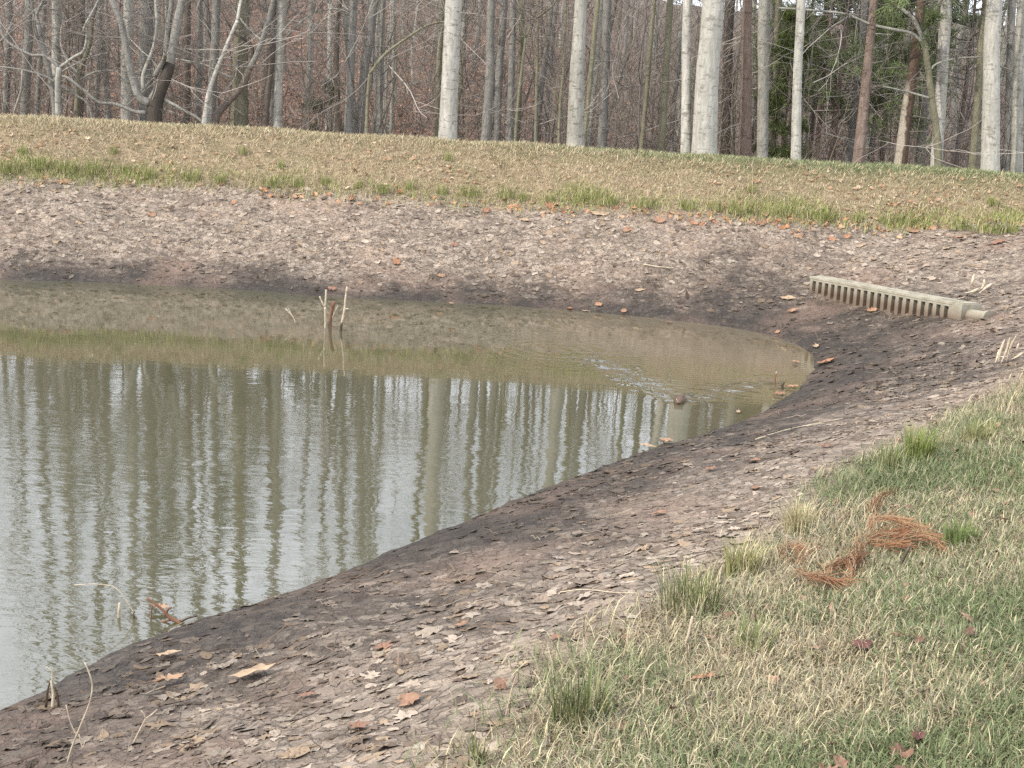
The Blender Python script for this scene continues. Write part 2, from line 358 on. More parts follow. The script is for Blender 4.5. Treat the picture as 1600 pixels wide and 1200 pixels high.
# ------------------------------------------------------------------ water
musk = on_plane(1061, 629); armL = on_plane(905, 556); armR = on_plane(1205, 600)
d1 = (armL - musk)[:2]; d1 /= np.linalg.norm(d1); d2 = (armR - musk)[:2]; d2 /= np.linalg.norm(d2)
ax = d1 + d2; ax /= np.linalg.norm(ax)
wx = spaced([(-40, -6, 2), (-6, -2.6, .25), (-2.6, 4.2, .03), (4.2, 6, .3)]); wy = spaced([(-12, 8, 1), (8, 10.5, .25), (10.5, 19, .03), (19, 20, .3)])
X, Y = np.meshgrid(wx, wy); X = X.ravel(); Y = Y.ravel(); Zw = np.zeros_like(X)
for dv in (d1, d2):
    rx, ry = X - musk[0], Y - musk[1]
    t = rx * dv[0] + ry * dv[1]; q = rx * -dv[1] + ry * dv[0]
    if (ax[0] * -dv[1] + ax[1] * dv[0]) < 0: q = -q          # positive q inside the V
    wid = 0.10 + 0.05 * np.clip(t, 0, 6)
    ln = np.linalg.norm((armL if dv is d1 else armR)[:2] - musk[:2])
    env = smooth(-0.05, 0.25, t) * (1 - smooth(ln * .8, ln * 1.5, t)) * np.exp(-((q - wid * .6) / (wid * 1.3)) ** 2)
    Zw += env * (0.0030 * np.sin(2 * np.pi * (q + 0.03 * fbm(X * 2, Y * 2, 5)) / 0.21 + 1.5 * fbm(X * 1.5, Y * 1.5, 8)) + 0.016 * fbm(X * 2.5, Y * 8, 77, 3))
rc = on_plane(868, 548); rr = np.hypot(X - rc[0], Y - rc[1])
Zw += 0.0011 * np.sin(2 * np.pi * rr / 0.19) * np.exp(-(rr / 1.0) ** 2) * smooth(.05, .3, rr)
ins = (X - musk[0]) * ax[0] + (Y - musk[1]) * ax[1]
Zw += 0.0008 * np.sin(2 * np.pi * ins / 0.12 + 2 * fbm(X * 3, Y * 1, 15)) * smooth(0.1, .5, ins) * (1 - smooth(2, 4.5, ins)) * np.exp(-(((X - musk[0]) * -ax[1] + (Y - musk[1]) * ax[0]) / (0.3 + .45 * np.clip(ins, 0, 9))) ** 2)
M = NM('pond_water', 0.0, 0.6)
M.b.inputs['IOR'].default_value = 1.8
nb = M.noise(0.5, 3, 0.6)
tipx = M.n('ShaderNodeSeparateXYZ'); M.l(M.tc.outputs['Object'], tipx.inputs[0]); silt = M.n('ShaderNodeMapRange', interpolation_type='SMOOTHSTEP'); M.l(M.math('ADD', M.math('ADD', tipx.outputs[0], M.math('MULTIPLY', tipx.outputs[1], .35)), M.math('MULTIPLY', nb, 1.5)), silt.inputs[0]); silt.inputs[1].default_value = 6.0; silt.inputs[2].default_value = 9.3
M.color(M.mix(silt.outputs[0], M.mix(nb, (0.060, 0.058, 0.033), (0.078, 0.072, 0.042)), (0.125, 0.100, 0.062)))
v1 = M.noise(1.0, 2, 0.5, M.coord((2.2, 4.6, 1)))
v2 = M.noise(1.0, 3, 0.55, M.coord((6, 17, 1), rot=(0, 0, 0.12)), 0.6)
v3 = M.noise(1.0, 2, 0.5, M.coord((14, 48, 1), rot=(0, 0, -0.1)), 0.4)
msk = M.ramp(M.noise(0.35, 3, 0.6), [(0.35, 0.35), (0.6, 1.0)])
hh = M.math('ADD', M.math('MULTIPLY', v1, 0.0030), M.math('ADD', M.math('MULTIPLY', M.math('MULTIPLY', v2, msk), 0.0012), M.math('MULTIPLY', M.math('MULTIPLY', v3, msk), 0.00022)))
wy_ = M.n('ShaderNodeSeparateXYZ'); M.l(M.tc.outputs['Object'], wy_.inputs[0]); calm = M.n('ShaderNodeMapRange', interpolation_type='SMOOTHSTEP'); M.l(M.math('ADD', wy_.outputs[1], M.math('MULTIPLY', nb, 3.0)), calm.inputs[0])
for k_, v_ in ((1, 10.5), (2, 16.0), (3, 1.0), (4, 0.22)): calm.inputs[k_].default_value = v_
M.bump(M.math('MULTIPLY', hh, calm.outputs[0]), 1.0, 1.0)
me = make_mesh('pond_water', np.stack([X, Y, Zw], 1), [grid_faces(len(wx), len(wy))], M.m, None, True)
tag(link('water', me), 'calm olive brown pond water mirroring pale trunks and sky', kind='structure')

# ------------------------------------------------------------------ trees
def limb_paths(starts, dirs, lens, n=5, up=0.25, wob=0.12):
    M_ = len(starts); P_ = np.zeros((M_, n, 3)); P_[:, 0] = starts
    d = np.array(dirs, float); st = np.asarray(lens)[:, None] / (n - 1)
    for k in range(1, n):
        d = d + rng.normal(0, wob, (M_, 3)); d[:, 2] += up * 0.3
        d /= np.linalg.norm(d, axis=1, keepdims=True)
        P_[:, k] = P_[:, k - 1] + d * st
    return P_
def crown_mesh(name, path, rad, z0, n1=12, n2=5, n3=4, spread=0.30, mat=None, up=0.25, lmin=1.0, thick=0.32):
    """bare limbs, branches and twigs along the upper part of a trunk path"""
    hgt = path[-1, 2]
    hs = z0 + (hgt - z0) * rng.random(n1) ** 0.9 * 0.98
    st = np.stack([np.interp(hs, path[:, 2], path[:, k]) for k in range(3)], 1)
    rr = np.interp(hs, path[:, 2], rad) * thick
    az = rng.random(n1) * 2 * np.pi; el = rng.uniform(0.15, 0.9, n1)
    dr = np.stack([np.cos(az) * np.cos(el), np.sin(az) * np.cos(el), np.sin(el)], 1)
    ln = np.maximum(lmin, hgt * spread * (1.1 - 0.7 * (hs - z0) / (hgt - z0 + .01))) * rng.uniform(.6, 1.15, n1)
    mb = MB()
    P1 = limb_paths(st, dr, ln, 7, up, 0.16)
    R1 = np.maximum(rr, .012)[:, None] * np.linspace(1, 0.25, 7)[None]
    mb.add(*tubes(P1, R1, 5))
    Pp, Rp, Lp = P1, R1, ln
    for (cnt, fr, npt, sd_) in ((n2, 0.5, 5, 4), (n3, 0.45, 4, 3)):
        if not cnt: break
        Mn = len(Pp) * cnt; idx = np.repeat(np.arange(len(Pp)), cnt); k = rng.integers(1, Pp.shape[1], Mn)
        s_ = Pp[idx, k]; t_ = Pp[idx, k] - Pp[idx, k - 1]; t_ /= np.linalg.norm(t_, axis=1, keepdims=True) + 1e-9
        d_ = t_ * 0.7 + rng.normal(0, .55, (Mn, 3)); d_ /= np.linalg.norm(d_, axis=1, keepdims=True)
        l_ = Lp[idx] * fr * rng.uniform(.5, 1.2, Mn)
        Pn = limb_paths(s_, d_, l_, npt, up, 0.2); Rn = np.clip(Rp[idx, k] * 0.55, .0035, .05)[:, None] * np.linspace(1, .35, npt)[None]
        mb.add(*tubes(Pn, Rn, sd_)); Pp, Rp, Lp = Pn, Rn, l_
    return mb.mesh(name, mat, True)
def trunk_mesh(name, path, rad, mat, sides=12, flare=True):
    P_ = bend(path, 5); t = np.linspace(0, 1, len(P_)); r = np.interp(t, np.linspace(0, 1, len(rad)), rad)
    if flare: r = r * (1 + 0.42 * np.exp(-(P_[:, 2] - P_[0, 2]) / 0.28))
    mb = MB(); mb.tube(P_, r, sides)
    V = mb.V[0]; cx = np.repeat(P_, sides, 0)
    th = np.tile(np.arange(sides), len(P_)); dv = V - cx
    k = 1 + 0.07 * fbm(th * 0.9 + 3.3 * len(P_), V[:, 2] * 1.3, 5)
    mb.V[0] = cx + dv * k[:, None]
    return mb.mesh(name, mat, True)

def tree(name, label, cat, group, pb, pt, wb, wt, Yd, mat, height=20, crown=9.0, n1=12, n2=5, n3=3, mid=None, spread=.26, cmat=None):
    """pb/pt: photo columns of the trunk at its foot and at the photo's top edge; wb/wt its widths there; Yd its distance"""
    pc = 183 + pb * 0.0575
    a = at_depth(pb, pc, Yd); z0 = tz(a[0], Yd); b = at_depth(pt, 0, Yd)
    dist = Yd / fw[1] * 1.0
    sl = (b - a) / (b[2] - a[2])
    base = a + sl * (z0 - a[2])
    pts = [np.array([0, 0, -0.25]) + sl * -0.25 * 0]
    if mid:
        for (mx_, my_) in mid: pts.append(at_depth(mx_, my_, Yd) - base)
    else:
        pts.append((a + b) / 2 - base + np.append(rng.normal(0, .025, 2), 0))
    pts.append(b - base)
    zt = b[2] - base[2]; lean = np.array([sl[0] * .5, 0, 1.0])
    for k in range(1, 5):
        h = zt + (height - zt) * k / 4
        pts.append((b - base) + lean * (h - zt) + np.append(rng.normal(0, .09 * k, 2), 0))
    n = len(pts); r0_, r1_ = wb * dist / F / 2, wt * dist / F / 2
    zz = np.array([p[2] for p in pts]); rad = np.where(zz < zt, r0_ + (r1_ - r0_) * np.clip(zz, 0, zt) / zt, r1_ * (1 - 0.85 * (zz - zt) / (height - zt)))
    root = thing(name, base, label, cat, group)
    path = np.array(pts)
    link('trunk', trunk_mesh('trunk', path, rad, mat), root)
    full = bend(path, 4); fr = np.interp(np.linspace(0, 1, len(full)), np.linspace(0, 1, n), rad)
    link('crown', crown_mesh('crown', full, fr, crown, n1, n2, n3, spread, cmat or mat), root)
    return root
PALE, GREYT = 'pale_tree', 'grey_tree'
GP, GG = 'pale trunked trees along the dam crest', 'grey trees at the edge of the woods'
TREES = [
 # label, pb, pt, wb, wt, Y, mat, name, group
 ('grey straight trunk at far left beside the twisted forked dead tree', 38, 46, 14, 13, 29, B_GREY, GREYT, GG),
 ('pale grey straight trunk directly behind the twisted forked dead tree', 90, 88, 15, 13, 28, B_PALE, GREYT, GG),
 ('pale grey trunk just left of the dark multi stemmed tree', 199, 201, 17, 15, 27.5, B_PALE, GREYT, GG),
 ('grey trunk rising right behind the fork of the dark multi stemmed tree', 226, 229, 24, 20, 28.5, B_GREY, GREYT, GG),
 ('grey trunk crossed by a thin white leaning sapling', 326, 338, 15, 12, 28, B_GREY, GREYT, GG),
 ('stout mossy grey trunk behind the crooked leaning tree', 373, 379, 26, 20, 28.5, B_OLIVE, GREYT, GG),
 ('dark slim trunk just left of the mottled white trunk over the dry grass', 410, 427, 10, 8, 31, B_BROWN, GREYT, GG),
 ('mottled whitish trunk standing alone where the red leafy slope opens', 433, 441, 12, 13, 27, B_PALE, GREYT, GG),
 ('narrow white trunk rising from the red leafy slope behind', 512, 517, 8, 8, 42, B_WHITE, GREYT, GG),
 ('grey brown trunk, first of a close pair left of the big white trunk', 544, 553, 13, 11, 28, B_GREY, GREYT, GG),
 ('leaning grey trunk, second of a close pair left of the big white trunk', 560, 584, 13, 13, 28.5, B_GREY, GREYT, GG),
 ('thin light trunk close to the right of a leaning grey trunk', 591, 598, 9, 9, 29, B_PALE, GREYT, GG),
 ('very thin pale trunk halfway between the grey pair and the big white trunk', 610, 616, 6, 6, 32, B_PALE, GREYT, GG),
 ('big smooth white trunk at the dam crest, widest in the left half', 699, 709, 26, 25, 25.6, B_WHITE, PALE, GP),
 ('grey trunk with dark mossy side just right of the big white trunk', 758, 768, 15, 12, 27.5, B_GREY, GREYT, GG),
 ('left stem of a tight cluster of three grey trunks', 777, 788, 12, 11, 29, B_GREY, GREYT, GG),
 ('middle stem of a tight cluster of three grey trunks', 796, 802, 11, 10, 28.6, B_GREY, GREYT, GG),
 ('right stem of a tight cluster of three grey trunks', 806, 816, 10, 8, 29.4, B_OLIVE, GREYT, GG),
 ('large pale flecked trunk with a dark forked stem hugging its right side', 900, 908, 26, 19, 25.8, B_PALE, PALE, GP),
 ('dark narrow stem hugging the right side of a large pale flecked trunk', 911, 934, 6, 8, 26.6, B_OLIVE, GREYT, GG),
 ('medium grey trunk right of the pale flecked trunk and its dark stem', 940, 949, 14, 13, 28.5, B_GREY, GREYT, GG),
 ('slim olive stem bending right, left of the olive trunk', 1001, 1022, 7, 7, 27.5, B_OLIVE, GREYT, GG),
 ('olive brown trunk just left of a slim clean white trunk', 1033, 1047, 11, 10, 27, B_OLIVE, GREYT, GG),
 ('slim clean white trunk standing close left of the thickest trunk', 1073, 1074, 16, 13, 25.6, B_WHITE, PALE, GP),
 ('thickest trunk of all, creamy white with dark scars, right of centre', 1101, 1115, 37, 33, 25.4, B_WHITE, PALE, GP),
 ('dark grey trunk in the gap right of the thickest white trunk', 1133, 1141, 14, 15, 32, B_BROWN, GREYT, GG),
 ('reddish brown pine trunk next right of the thickest white trunk', 1165, 1168, 19, 14, 26.6, B_PINE, 'pine_tree', 'tall pines at the woods edge'),
 ('grey white trunk between the reddish pine and the slim birch like trunk', 1192, 1194, 17, 16, 28, B_PALE, GREYT, GG),
 ('thin mossy stem behind small green pine, left of the slim birch like trunk', 1206, 1217, 10, 10, 29.5, B_OLIVE, GREYT, GG),
 ('slim birch like white trunk in front of the green pine thicket', 1245, 1252, 15, 13, 25.8, B_WHITE, PALE, GP),
 ('brown pine trunk leaning right in front of green boughs', 1340, 1366, 18, 12, 26.2, B_PINE, 'pine_tree', 'tall pines at the woods edge'),
 ('faint grey trunk between the cedar and the forked thin tree', 1437, 1446, 15, 13, 33, B_GREY, GREYT, GG),
 ('white dark ringed trunk crossing behind the forked thin tree', 1463, 1480, 17, 17, 26.6, B_WHITE, PALE, GP),
 ('slim olive trunk close left of the broad pale trunk at right', 1520, 1540, 12, 9, 26.6, B_OLIVE, GREYT, GG),
 ('broad smooth pale grey trunk, biggest at the right end', 1549, 1554, 27, 23, 25.8, B_WHITE, PALE, GP),
 ('thin grey trunk behind the broad pale trunk at right', 1572, 1582, 10, 11, 30, B_GREY, GREYT, GG),
 ('pale trunk with a dark crooked branch at the right edge', 1591, 1598, 17, 15, 26.6, B_PALE, PALE, GP),
 ('slim grey trunk left of the twisted dead tree, leaning left', 57, 70, 8, 8, 33, B_GREY, GREYT, GG),
 ('thin grey trunk midway between multi stemmed tree and dead forked tree', 150, 158, 9, 8, 33, B_GREY, GREYT, GG),
 ('grey trunk far back between the mottled white trunk and grey pair', 478, 487, 9, 8, 45, B_GREY, GREYT, GG),
 ('grey trunk at the extreme left edge of the woods', 8, 14, 11, 10, 31, B_GREY, GREYT, GG),
 ('dull grey trunk between the pale trunk behind the dead tree and multi stemmed tree', 122, 128, 10, 10, 32, B_BROWN, GREYT, GG),
 ('brownish trunk just right of the multi stemmed tree main limb', 290, 293, 11, 10, 31, B_BROWN, GREYT, GG),
 ('faint grey trunk in the gap left of the thin white leaning sapling', 308, 312, 9, 9, 33, B_GREY, GREYT, GG),
 ('dark shaded trunk hugging the left side of the big white trunk', 681, 690, 9, 9, 30, B_OLIVE, GREYT, GG),
]
for (lab, pb, pt, wb, wt, Yd, mat, nm, gp) in TREES:
    ht = random.uniform(25, 32) if wb > 11 else random.uniform(18, 24)
    tree(nm, lab, 'pine tree' if nm == 'pine_tree' else 'tree', gp, pb, pt, wb, wt, Yd, mat, ht, random.uniform(9, 13) if wb > 11 else random.uniform(7, 9), 14 if wb > 11 else 10, cmat=B_TWIG if nm == 'pine_tree' else (B_GREY if mat in (B_WHITE, B_PALE) else B_TWIG))

def crooked(name, label, cat, limbs, Yd, group=None, twig=(10, 4, 3), foot=None):
    """limbs: (part name, [(px,py)...], w0, w1, material) traced across the photo, each limb with its own depth drift"""
    p0 = at_depth(*limbs[0][1][0], Yd); base = np.array([p0[0], Yd, tz(p0[0], Yd)])
    root = thing(name, base, label, cat, group); traced = []; parts = []
    for i, (pn, pts, w0, w1, mat) in enumerate(limbs):
        P_ = []
        drift = rng.uniform(-.6, .6) if i else 0.0
        for k, (x, y) in enumerate(pts):
            P_.append(at_depth(x, y, Yd + drift * (k / max(1, len(pts) - 1)) ** 1.5) - base)
        P_ = np.array(P_)
        if i == 0: P_[0, 2] = -0.2
        r = np.linspace(w0, w1, len(P_)) * Yd / F / 2
        traced.append(P_)
        parts.append(link(pn, trunk_mesh(pn, P_, r, mat, 10, i == 0), root))
    # twigs over the limbs
    for full, limb in list(zip(traced, parts))[1:]:
        mb = MB(); full = bend(full, 5); full = full[full[:, 2] < 9]
        n = twig[0]; k = rng.integers(len(full) // 3, len(full), n)
        d = rng.normal(0, 1, (n, 3)); d[:, 2] = np.abs(d[:, 2]) * .7; d /= np.linalg.norm(d, axis=1, keepdims=True)
        ln = rng.uniform(.5, 1.6, n); P1 = limb_paths(full[k], d, ln, 5, .15, .2); mb.add(*tubes(P1, np.full((n, 5), .008) * np.linspace(1, .5, 5), 4))
        idx = np.repeat(np.arange(n), twig[1]); kk = rng.integers(1, 5, len(idx)); d = rng.normal(0, 1, (len(idx), 3)); d /= np.linalg.norm(d, axis=1, keepdims=True)
        P2 = limb_paths(P1[idx, kk], d, rng.uniform(.2, .7, len(idx)), 4, .1, .2); mb.add(*tubes(P2, np.full((len(idx), 4), .005), 3))
        mb.build('twigs', B_TWIG, limb, smooth_=True)
    return root
def ext(p, q, n=3, k=2.2):
    """carry a limb on above the photo's top edge"""
    d = (q[0] - p[0], q[1] - p[1]); return [(q[0] + d[0] * k * (i + 1) / n, q[1] + d[1] * k * (i + 1) / n) for i in range(n)]
# zoom coordinates of the left woods were read at .35 px
z = lambda *a: [(x * .35, y * .35) for x, y in a]
crooked('dead_tree', 'twisted dead tree with pale forked zigzag limbs at far left', 'tree',
  [('trunk', z((262, 560), (258, 400), (265, 300)), 9, 8, B_PALE), ('limb', z((265, 300), (200, 250), (130, 242), (20, 172), (0, 80), (-30, 0), (-70, -120)), 5, 2.5, B_GREY),
   ('limb', z((268, 300), (330, 255), (375, 225), (388, 150), (375, 125), (440, 0), (470, -120)), 5, 2.5, B_PALE)], 26.4, None, (8, 3, 2))
crooked('multi_stem_tree', 'big multi stemmed tree with a dark trunk and spreading limbs', 'tree',
  [('trunk', z((690, 590), (692, 500), (706, 430), (738, 350), (760, 280)), 23, 16, B_DARK),  # dark bark from foot to fork, paler bark on the limbs
   ('limb', z((738, 350), (755, 300), (770, 220), (795, 80), (812, 0), (850, -250), (840, -600), (900, -1000), (930, -1700), (1000, -2500)), 16, 6, B_GREY),
   ('limb', z((672, 452), (715, 375), (738, 310), (742, 220), (750, 120), (765, 0), (745, -200), (780, -500), (760, -1000), (800, -1600)), 12, 4, B_GREY),
   ('limb', z((668, 462), (620, 430), (585, 320), (560, 200), (540, 100), (500, 0), (450, -200), (420, -500), (380, -1100), (390, -1800)), 13, 5, B_GREY),
   ('limb', z((640, 400), (640, 330), (685, 210), (700, 100), (695, 0), (720, -200)), 6, 3, B_PALE),
   ('limb', z((690, 340), (730, 270), (738, 240)), 8, 6, B_GREY),
   ('limb', z((655, 503), (600, 498), (520, 466), (440, 455), (385, 412), (310, 352), (280, 340)), 6.5, 3.5, B_GREY),
   ('limb', z((735, 445), (800, 480), (870, 520), (905, 545)), 5, 4, B_PALE)], 26.0, None, (6, 4, 2))
crooked('crooked_tree', 'crooked dark leaning tree bending right over the dam beside a mossy trunk', 'tree',
  [('trunk', z((948, 590), (965, 530), (1012, 462), (1080, 388), (1112, 310)), 11, 10, B_BROWN),
   ('limb', z((1112, 310), (1150, 235), (1190, 120), (1222, 0), (1280, -200), (1300, -450)), 9, 6, B_GREY),
   ('limb', z((1110, 320), (1128, 225), (1100, 180), (1050, 150), (1010, 90)), 6, 3, B_DARK),
   ('limb', z((1040, 350), (985, 325), (900, 285), (785, 263)), 4, 2, B_PALE)], 26.6, None, (8, 3, 2))
crooked('leaning_tree', 'thin grey tree leaning left out of the foot of the twisted dead tree', 'tree',
  [('trunk', z((262, 560), (238, 420), (212, 290), (190, 200), (172, 110)), 9, 7, B_GREY), ('limb', z((172, 110), (165, 60), (200, -20), (230, -200)), 6, 3, B_GREY), ('limb', z((212, 290), (170, 180), (150, 60), (120, -80)), 4, 2, B_GREY), ('limb', z((225, 350), (330, 290), (420, 250), (490, 235)), 3, 1.5, B_PALE)], 27.2, None, (9, 4, 3))
crooked('crooked_tree', 'thin crooked stem with drooping side limbs between multi stemmed tree and dead forked tree', 'tree',
  [('trunk', z((330, 570), (345, 430), (352, 330), (400, 200), (410, 90)), 8, 6, B_OLIVE), ('limb', z((410, 90), (430, 20), (420, -120)), 5, 3, B_GREY), ('limb', z((352, 330), (300, 270), (270, 180), (285, 60)), 4, 2, B_PALE), ('limb', z((350, 360), (430, 320), (520, 320), (560, 380)), 3, 1.5, B_PALE)], 27.6, None, (9, 4, 3))
crooked('forked_tree', 'gnarled grey tree with low arching limbs left of the mottled white trunk', 'tree',
  [('trunk', z((1180, 600), (1190, 480), (1212, 300), (1225, 180)), 10, 8, B_BROWN), ('limb', z((1225, 180), (1210, 90), (1180, 0), (1160, -160)), 6, 3, B_GREY), ('limb', z((1215, 260), (1300, 140), (1400, 60), (1500, 40), (1560, 60)), 4, 2, B_PALE), ('limb', z((1225, 180), (1280, 60), (1310, -60)), 4, 2, B_GREY), ('limb', z((1205, 200), (1130, 150), (1050, 50), (1010, -40)), 4, 2, B_PALE)], 27.4, None, (9, 4, 3))
crooked('sapling', 'thin white sapling leaning right between multi stemmed tree and crooked tree', 'sapling',
  [('trunk', z((900, 590), (925, 450), (960, 330), (1000, 230), (1060, 90)), 7.5, 5, B_WHITE), ('limb', z((1060, 90), (1075, 0), (1110, -150)), 5, 3, B_WHITE)], 26.0, None, (8, 3, 2))
crooked('leaning_pole', 'fallen pale pole leaning diagonally beside twisted dead tree', 'dead branch',
  [('trunk', z((435, 540), (400, 480), (340, 425), (285, 390), (200, 340), (100, 312), (0, 298)), 4, 3, B_GREY), ('limb', z((100, 312), (95, 400), (70, 480), (62, 520)), 3.5, 3.5, B_PALE)], 27.0, None, (5, 3, 2))
z3 = lambda *a: [(1040 + x * .35, y * .35) for x, y in a]
crooked('forked_tree', 'thin grey tree with a high fork and long branch reaching left', 'tree',
  [('trunk', z3((1228, 800), (1215, 650), (1190, 450), (1162, 240), (1150, 180)), 12, 8, B_OLIVE),
   ('limb', z3((1150, 180), (1110, 90), (1060, 45), (1010, 0), (960, -150)), 7, 4, B_PALE), ('limb', z3((1150, 160), (1180, 100), (1200, 50), (1225, 0), (1250, -160)), 4, 3, B_PALE),
   ('limb', z3((1155, 200), (1100, 150), (1010, 130), (920, 110), (860, 85), (790, 60), (640, 45), (500, 35)), 5, 3, B_PALE),
   ('limb', z3((1185, 440), (1100, 415), (1060, 405), (970, 385)), 4, 2, B_PALE), ('limb', z3((1185, 310), (1210, 285), (1300, 260), (1400, 255)), 3, 2, B_PALE)], 26.2, None, (7, 4, 3))
z2 = lambda *a: [(520 + x * .35, y * .35) for x, y in a]
crooked('arching_sapling', 'bare sapling arching up right toward the big white trunk', 'sapling',
  [('trunk', z2((150, 620), (155, 450), (165, 330)), 6, 5, B_OLIVE), ('limb', z2((165, 330), (230, 245), (330, 170), (420, 115), (500, 95)), 5, 3, B_OLIVE)], 27.0, None, (7, 3, 2))
crooked('sapling', 'thin olive sapling with a wide fork between grey cluster and pale flecked trunk', 'sapling',
  [('trunk', z2((810, 680), (825, 480), (845, 300), (862, 170)), 5, 4, B_OLIVE), ('limb', z2((862, 170), (842, 100), (830, 0), (815, -150)), 3, 2, B_OLIVE), ('limb', z2((862, 170), (900, 90), (985, 20), (1040, -80)), 3, 2, B_OLIVE)], 27.0, None, (8, 3, 2))
for lab, pts in (('straight thin sapling left of a bent sapling, behind pale flecked trunk', z2((905, 700), (912, 300), (918, 0), (925, -400))), ('thin bent sapling just left of the large pale flecked trunk', z2((1008, 700), (1015, 480), (1032, 280), (1042, 0), (1060, -400)))):
    crooked('sapling', lab, 'sapling', [('trunk', pts, 5.5, 3, B_OLIVE), ('limb', [pts[1], (pts[1][0] - 14, pts[1][1] - 60), (pts[1][0] - 26, pts[1][1] - 130)], 2, 1.2, B_OLIVE)], 27.4, 'thin saplings at the woods edge', (8, 3, 2))

# repeated trees deeper in the woods
def proto_tree(name, label, hgt, r, crown, mat, n1, n2, n3, group, low=False, lean=.3):
    k = 7; pts = np.zeros((k, 3)); pts[:, 2] = np.linspace(-.3, hgt, k); pts[1:, :2] = np.cumsum(rng.normal(0, lean * .3, (k - 1, 2)), 0)
    rad = r * np.linspace(1, .15, k) ** 0.8
    root = thing(name, (0, 0, 0), label, 'sapling' if low else 'tree', group)
    link('trunk', trunk_mesh('trunk', pts, rad, mat, 8), root)
    full = bend(pts, 4); fr = np.interp(np.linspace(0, 1, len(full)), np.linspace(0, 1, k), rad)
    link('crown', crown_mesh('crown', full, fr, crown, n1, n2, n3, .24 if not low else .3, B_TWIG, .3, .7, .45 if low else .32), root)
    return root
GW = 'slender bare trees deep in the woods'; GS = 'bare saplings between the trunks'
LW = {'grey': 'slender grey bare tree in the crowded woods beyond the front trunks', 'pale': 'pale slender bare tree far back in the woods on the slope', 'brown': 'dark brown slim bare tree in the shaded back of the woods'}
protos = []
for i in range(3): protos.append((proto_tree('woodland_tree', LW['grey'], random.uniform(9, 13), random.uniform(.055, .11), random.uniform(4, 6), B_GREY, 11, 4, 2, GW), 'grey'))
for i in range(5): protos.append((proto_tree('woodland_tree', LW['pale'], random.uniform(9, 13), random.uniform(.05, .09), random.uniform(4, 6), B_PALE, 10, 4, 2, GW), 'pale'))
for i in range(3): protos.append((proto_tree('woodland_tree', LW['brown'], random.uniform(8, 12), random.uniform(.05, .09), random.uniform(3, 5), B_BROWN, 11, 4, 2, GW), 'brown'))
sap = [proto_tree('sapling', 'thin bare sapling with fine side twigs between the larger trunks', random.uniform(5, 9), random.uniform(.022, .035), .7, random.choice([B_TWIG, B_OLIVE, B_BROWN]), 16, 4, 2, GS, True, .5) for i in range(5)]
used = set(); placed = []
def spot(y0, y1, mind, pw=1.0):
    for _ in range(200):
        y = y0 + (y1 - y0) * rng.random() ** pw; x = rng.uniform(-.47, .47) * y
        if all((x - a) ** 2 + (y - b) ** 2 > mind ** 2 for a, b in placed): break
    placed.append((x, y)); return x, y
for i in range(140):
    x, y = spot(30, 75, 1.0, 1.25); o, kd = protos[i % len(protos)]
    sc = random.uniform(.8, 1.2); loc = (x, y, tz(x, y) - .02)
    if id(o) not in used: used.add(id(o)); o.location = loc
    else: copy_thing(o, loc, random.uniform(0, 6.28), (sc, sc, random.uniform(.85, 1.15)))
for i in range(95):
    x, y = spot(27.5, 48, .5, 1.4); o = sap[i % len(sap)]; sc = random.uniform(.7, 1.15); loc = (x, y, tz(x, y) - .02)
    if id(o) not in used: used.add(id(o)); o.location = loc
    else: copy_thing(o, loc, random.uniform(0, 6.28), sc)

# brush
n = 2600
yy = 28 + 52 * rng.random(n) ** 1.3; xx = rng.uniform(-.47, .47, n) * yy; zz = terrain(xx, yy)
st = np.stack([xx, yy, zz - .05], 1); d = rng.normal(0, .22, (n, 3)); d[:, 2] = 1; d /= np.linalg.norm(d, axis=1, keepdims=True)
ln = rng.uniform(1.0, 4.5, n); P1 = limb_paths(st, d, ln, 6, .1, .10)
mb = MB(); rb = rng.uniform(.006, .014, n)[:, None]
cb_ = np.array([.20, .17, .135]) * rng.uniform(.55, 1.35, (n, 1)) * np.array([1, 1, 1])
V, Q = tubes(P1, rb * np.linspace(1, .4, 6)[None], 4); mb.add(V, Q, col=np.repeat(cb_, 24, 0))
idx = np.repeat(np.arange(n), 6); kk = rng.integers(1, 6, len(idx)); d = rng.normal(0, .8, (len(idx), 3)); d[:, 2] = np.abs(d[:, 2]) + .3; d /= np.linalg.norm(d, axis=1, keepdims=True)
P2 = limb_paths(P1[idx, kk], d, rng.uniform(.3, 1.3, len(idx)), 4, .1, .15)
V, Q = tubes(P2, np.full((len(idx), 4), .0055), 3); mb.add(V, Q, col=np.repeat(cb_[idx], 12, 0))
n = 950
yy = rng.uniform(26.3, 38, n); xx = (-.45 + .9 * rng.random(n) ** 1.35) * yy; hz_ = rng.uniform(.3, 6.0, n)
st = np.stack([xx, yy, terrain(xx, yy) + hz_], 1); az = rng.random(n) * 6.283; el = rng.normal(.15, .45, n)
d = np.stack([np.cos(az) * np.cos(el), np.sin(az) * np.cos(el) * .5, np.sin(el)], 1); P1 = limb_paths(st, d, rng.uniform(1, 3.6, n), 8, .22, .14)
cb_ = np.array([.37, .335, .295]) * rng.uniform(.6, 1.2, (n, 1))
V, Q = tubes(P1, rng.uniform(.004, .015, n)[:, None] * np.linspace(1, .35, 8)[None], 5); mb.add(V, Q, col=np.repeat(cb_, 40, 0))
idx = np.repeat(np.arange(n), 5); kk = rng.integers(2, 8, len(idx)); d = P1[idx, kk] - P1[idx, kk - 1]; d /= np.linalg.norm(d, axis=1, keepdims=True); d = d + rng.normal(0, .5, d.shape)
P2 = limb_paths(P1[idx, kk], d, rng.uniform(.4, 1.4, len(idx)), 5, .2, .15); V, Q = tubes(P2, np.full((len(idx), 5), .0045) * np.linspace(1, .6, 5), 3); mb.add(V, Q, col=np.repeat(cb_[idx], 15, 0))
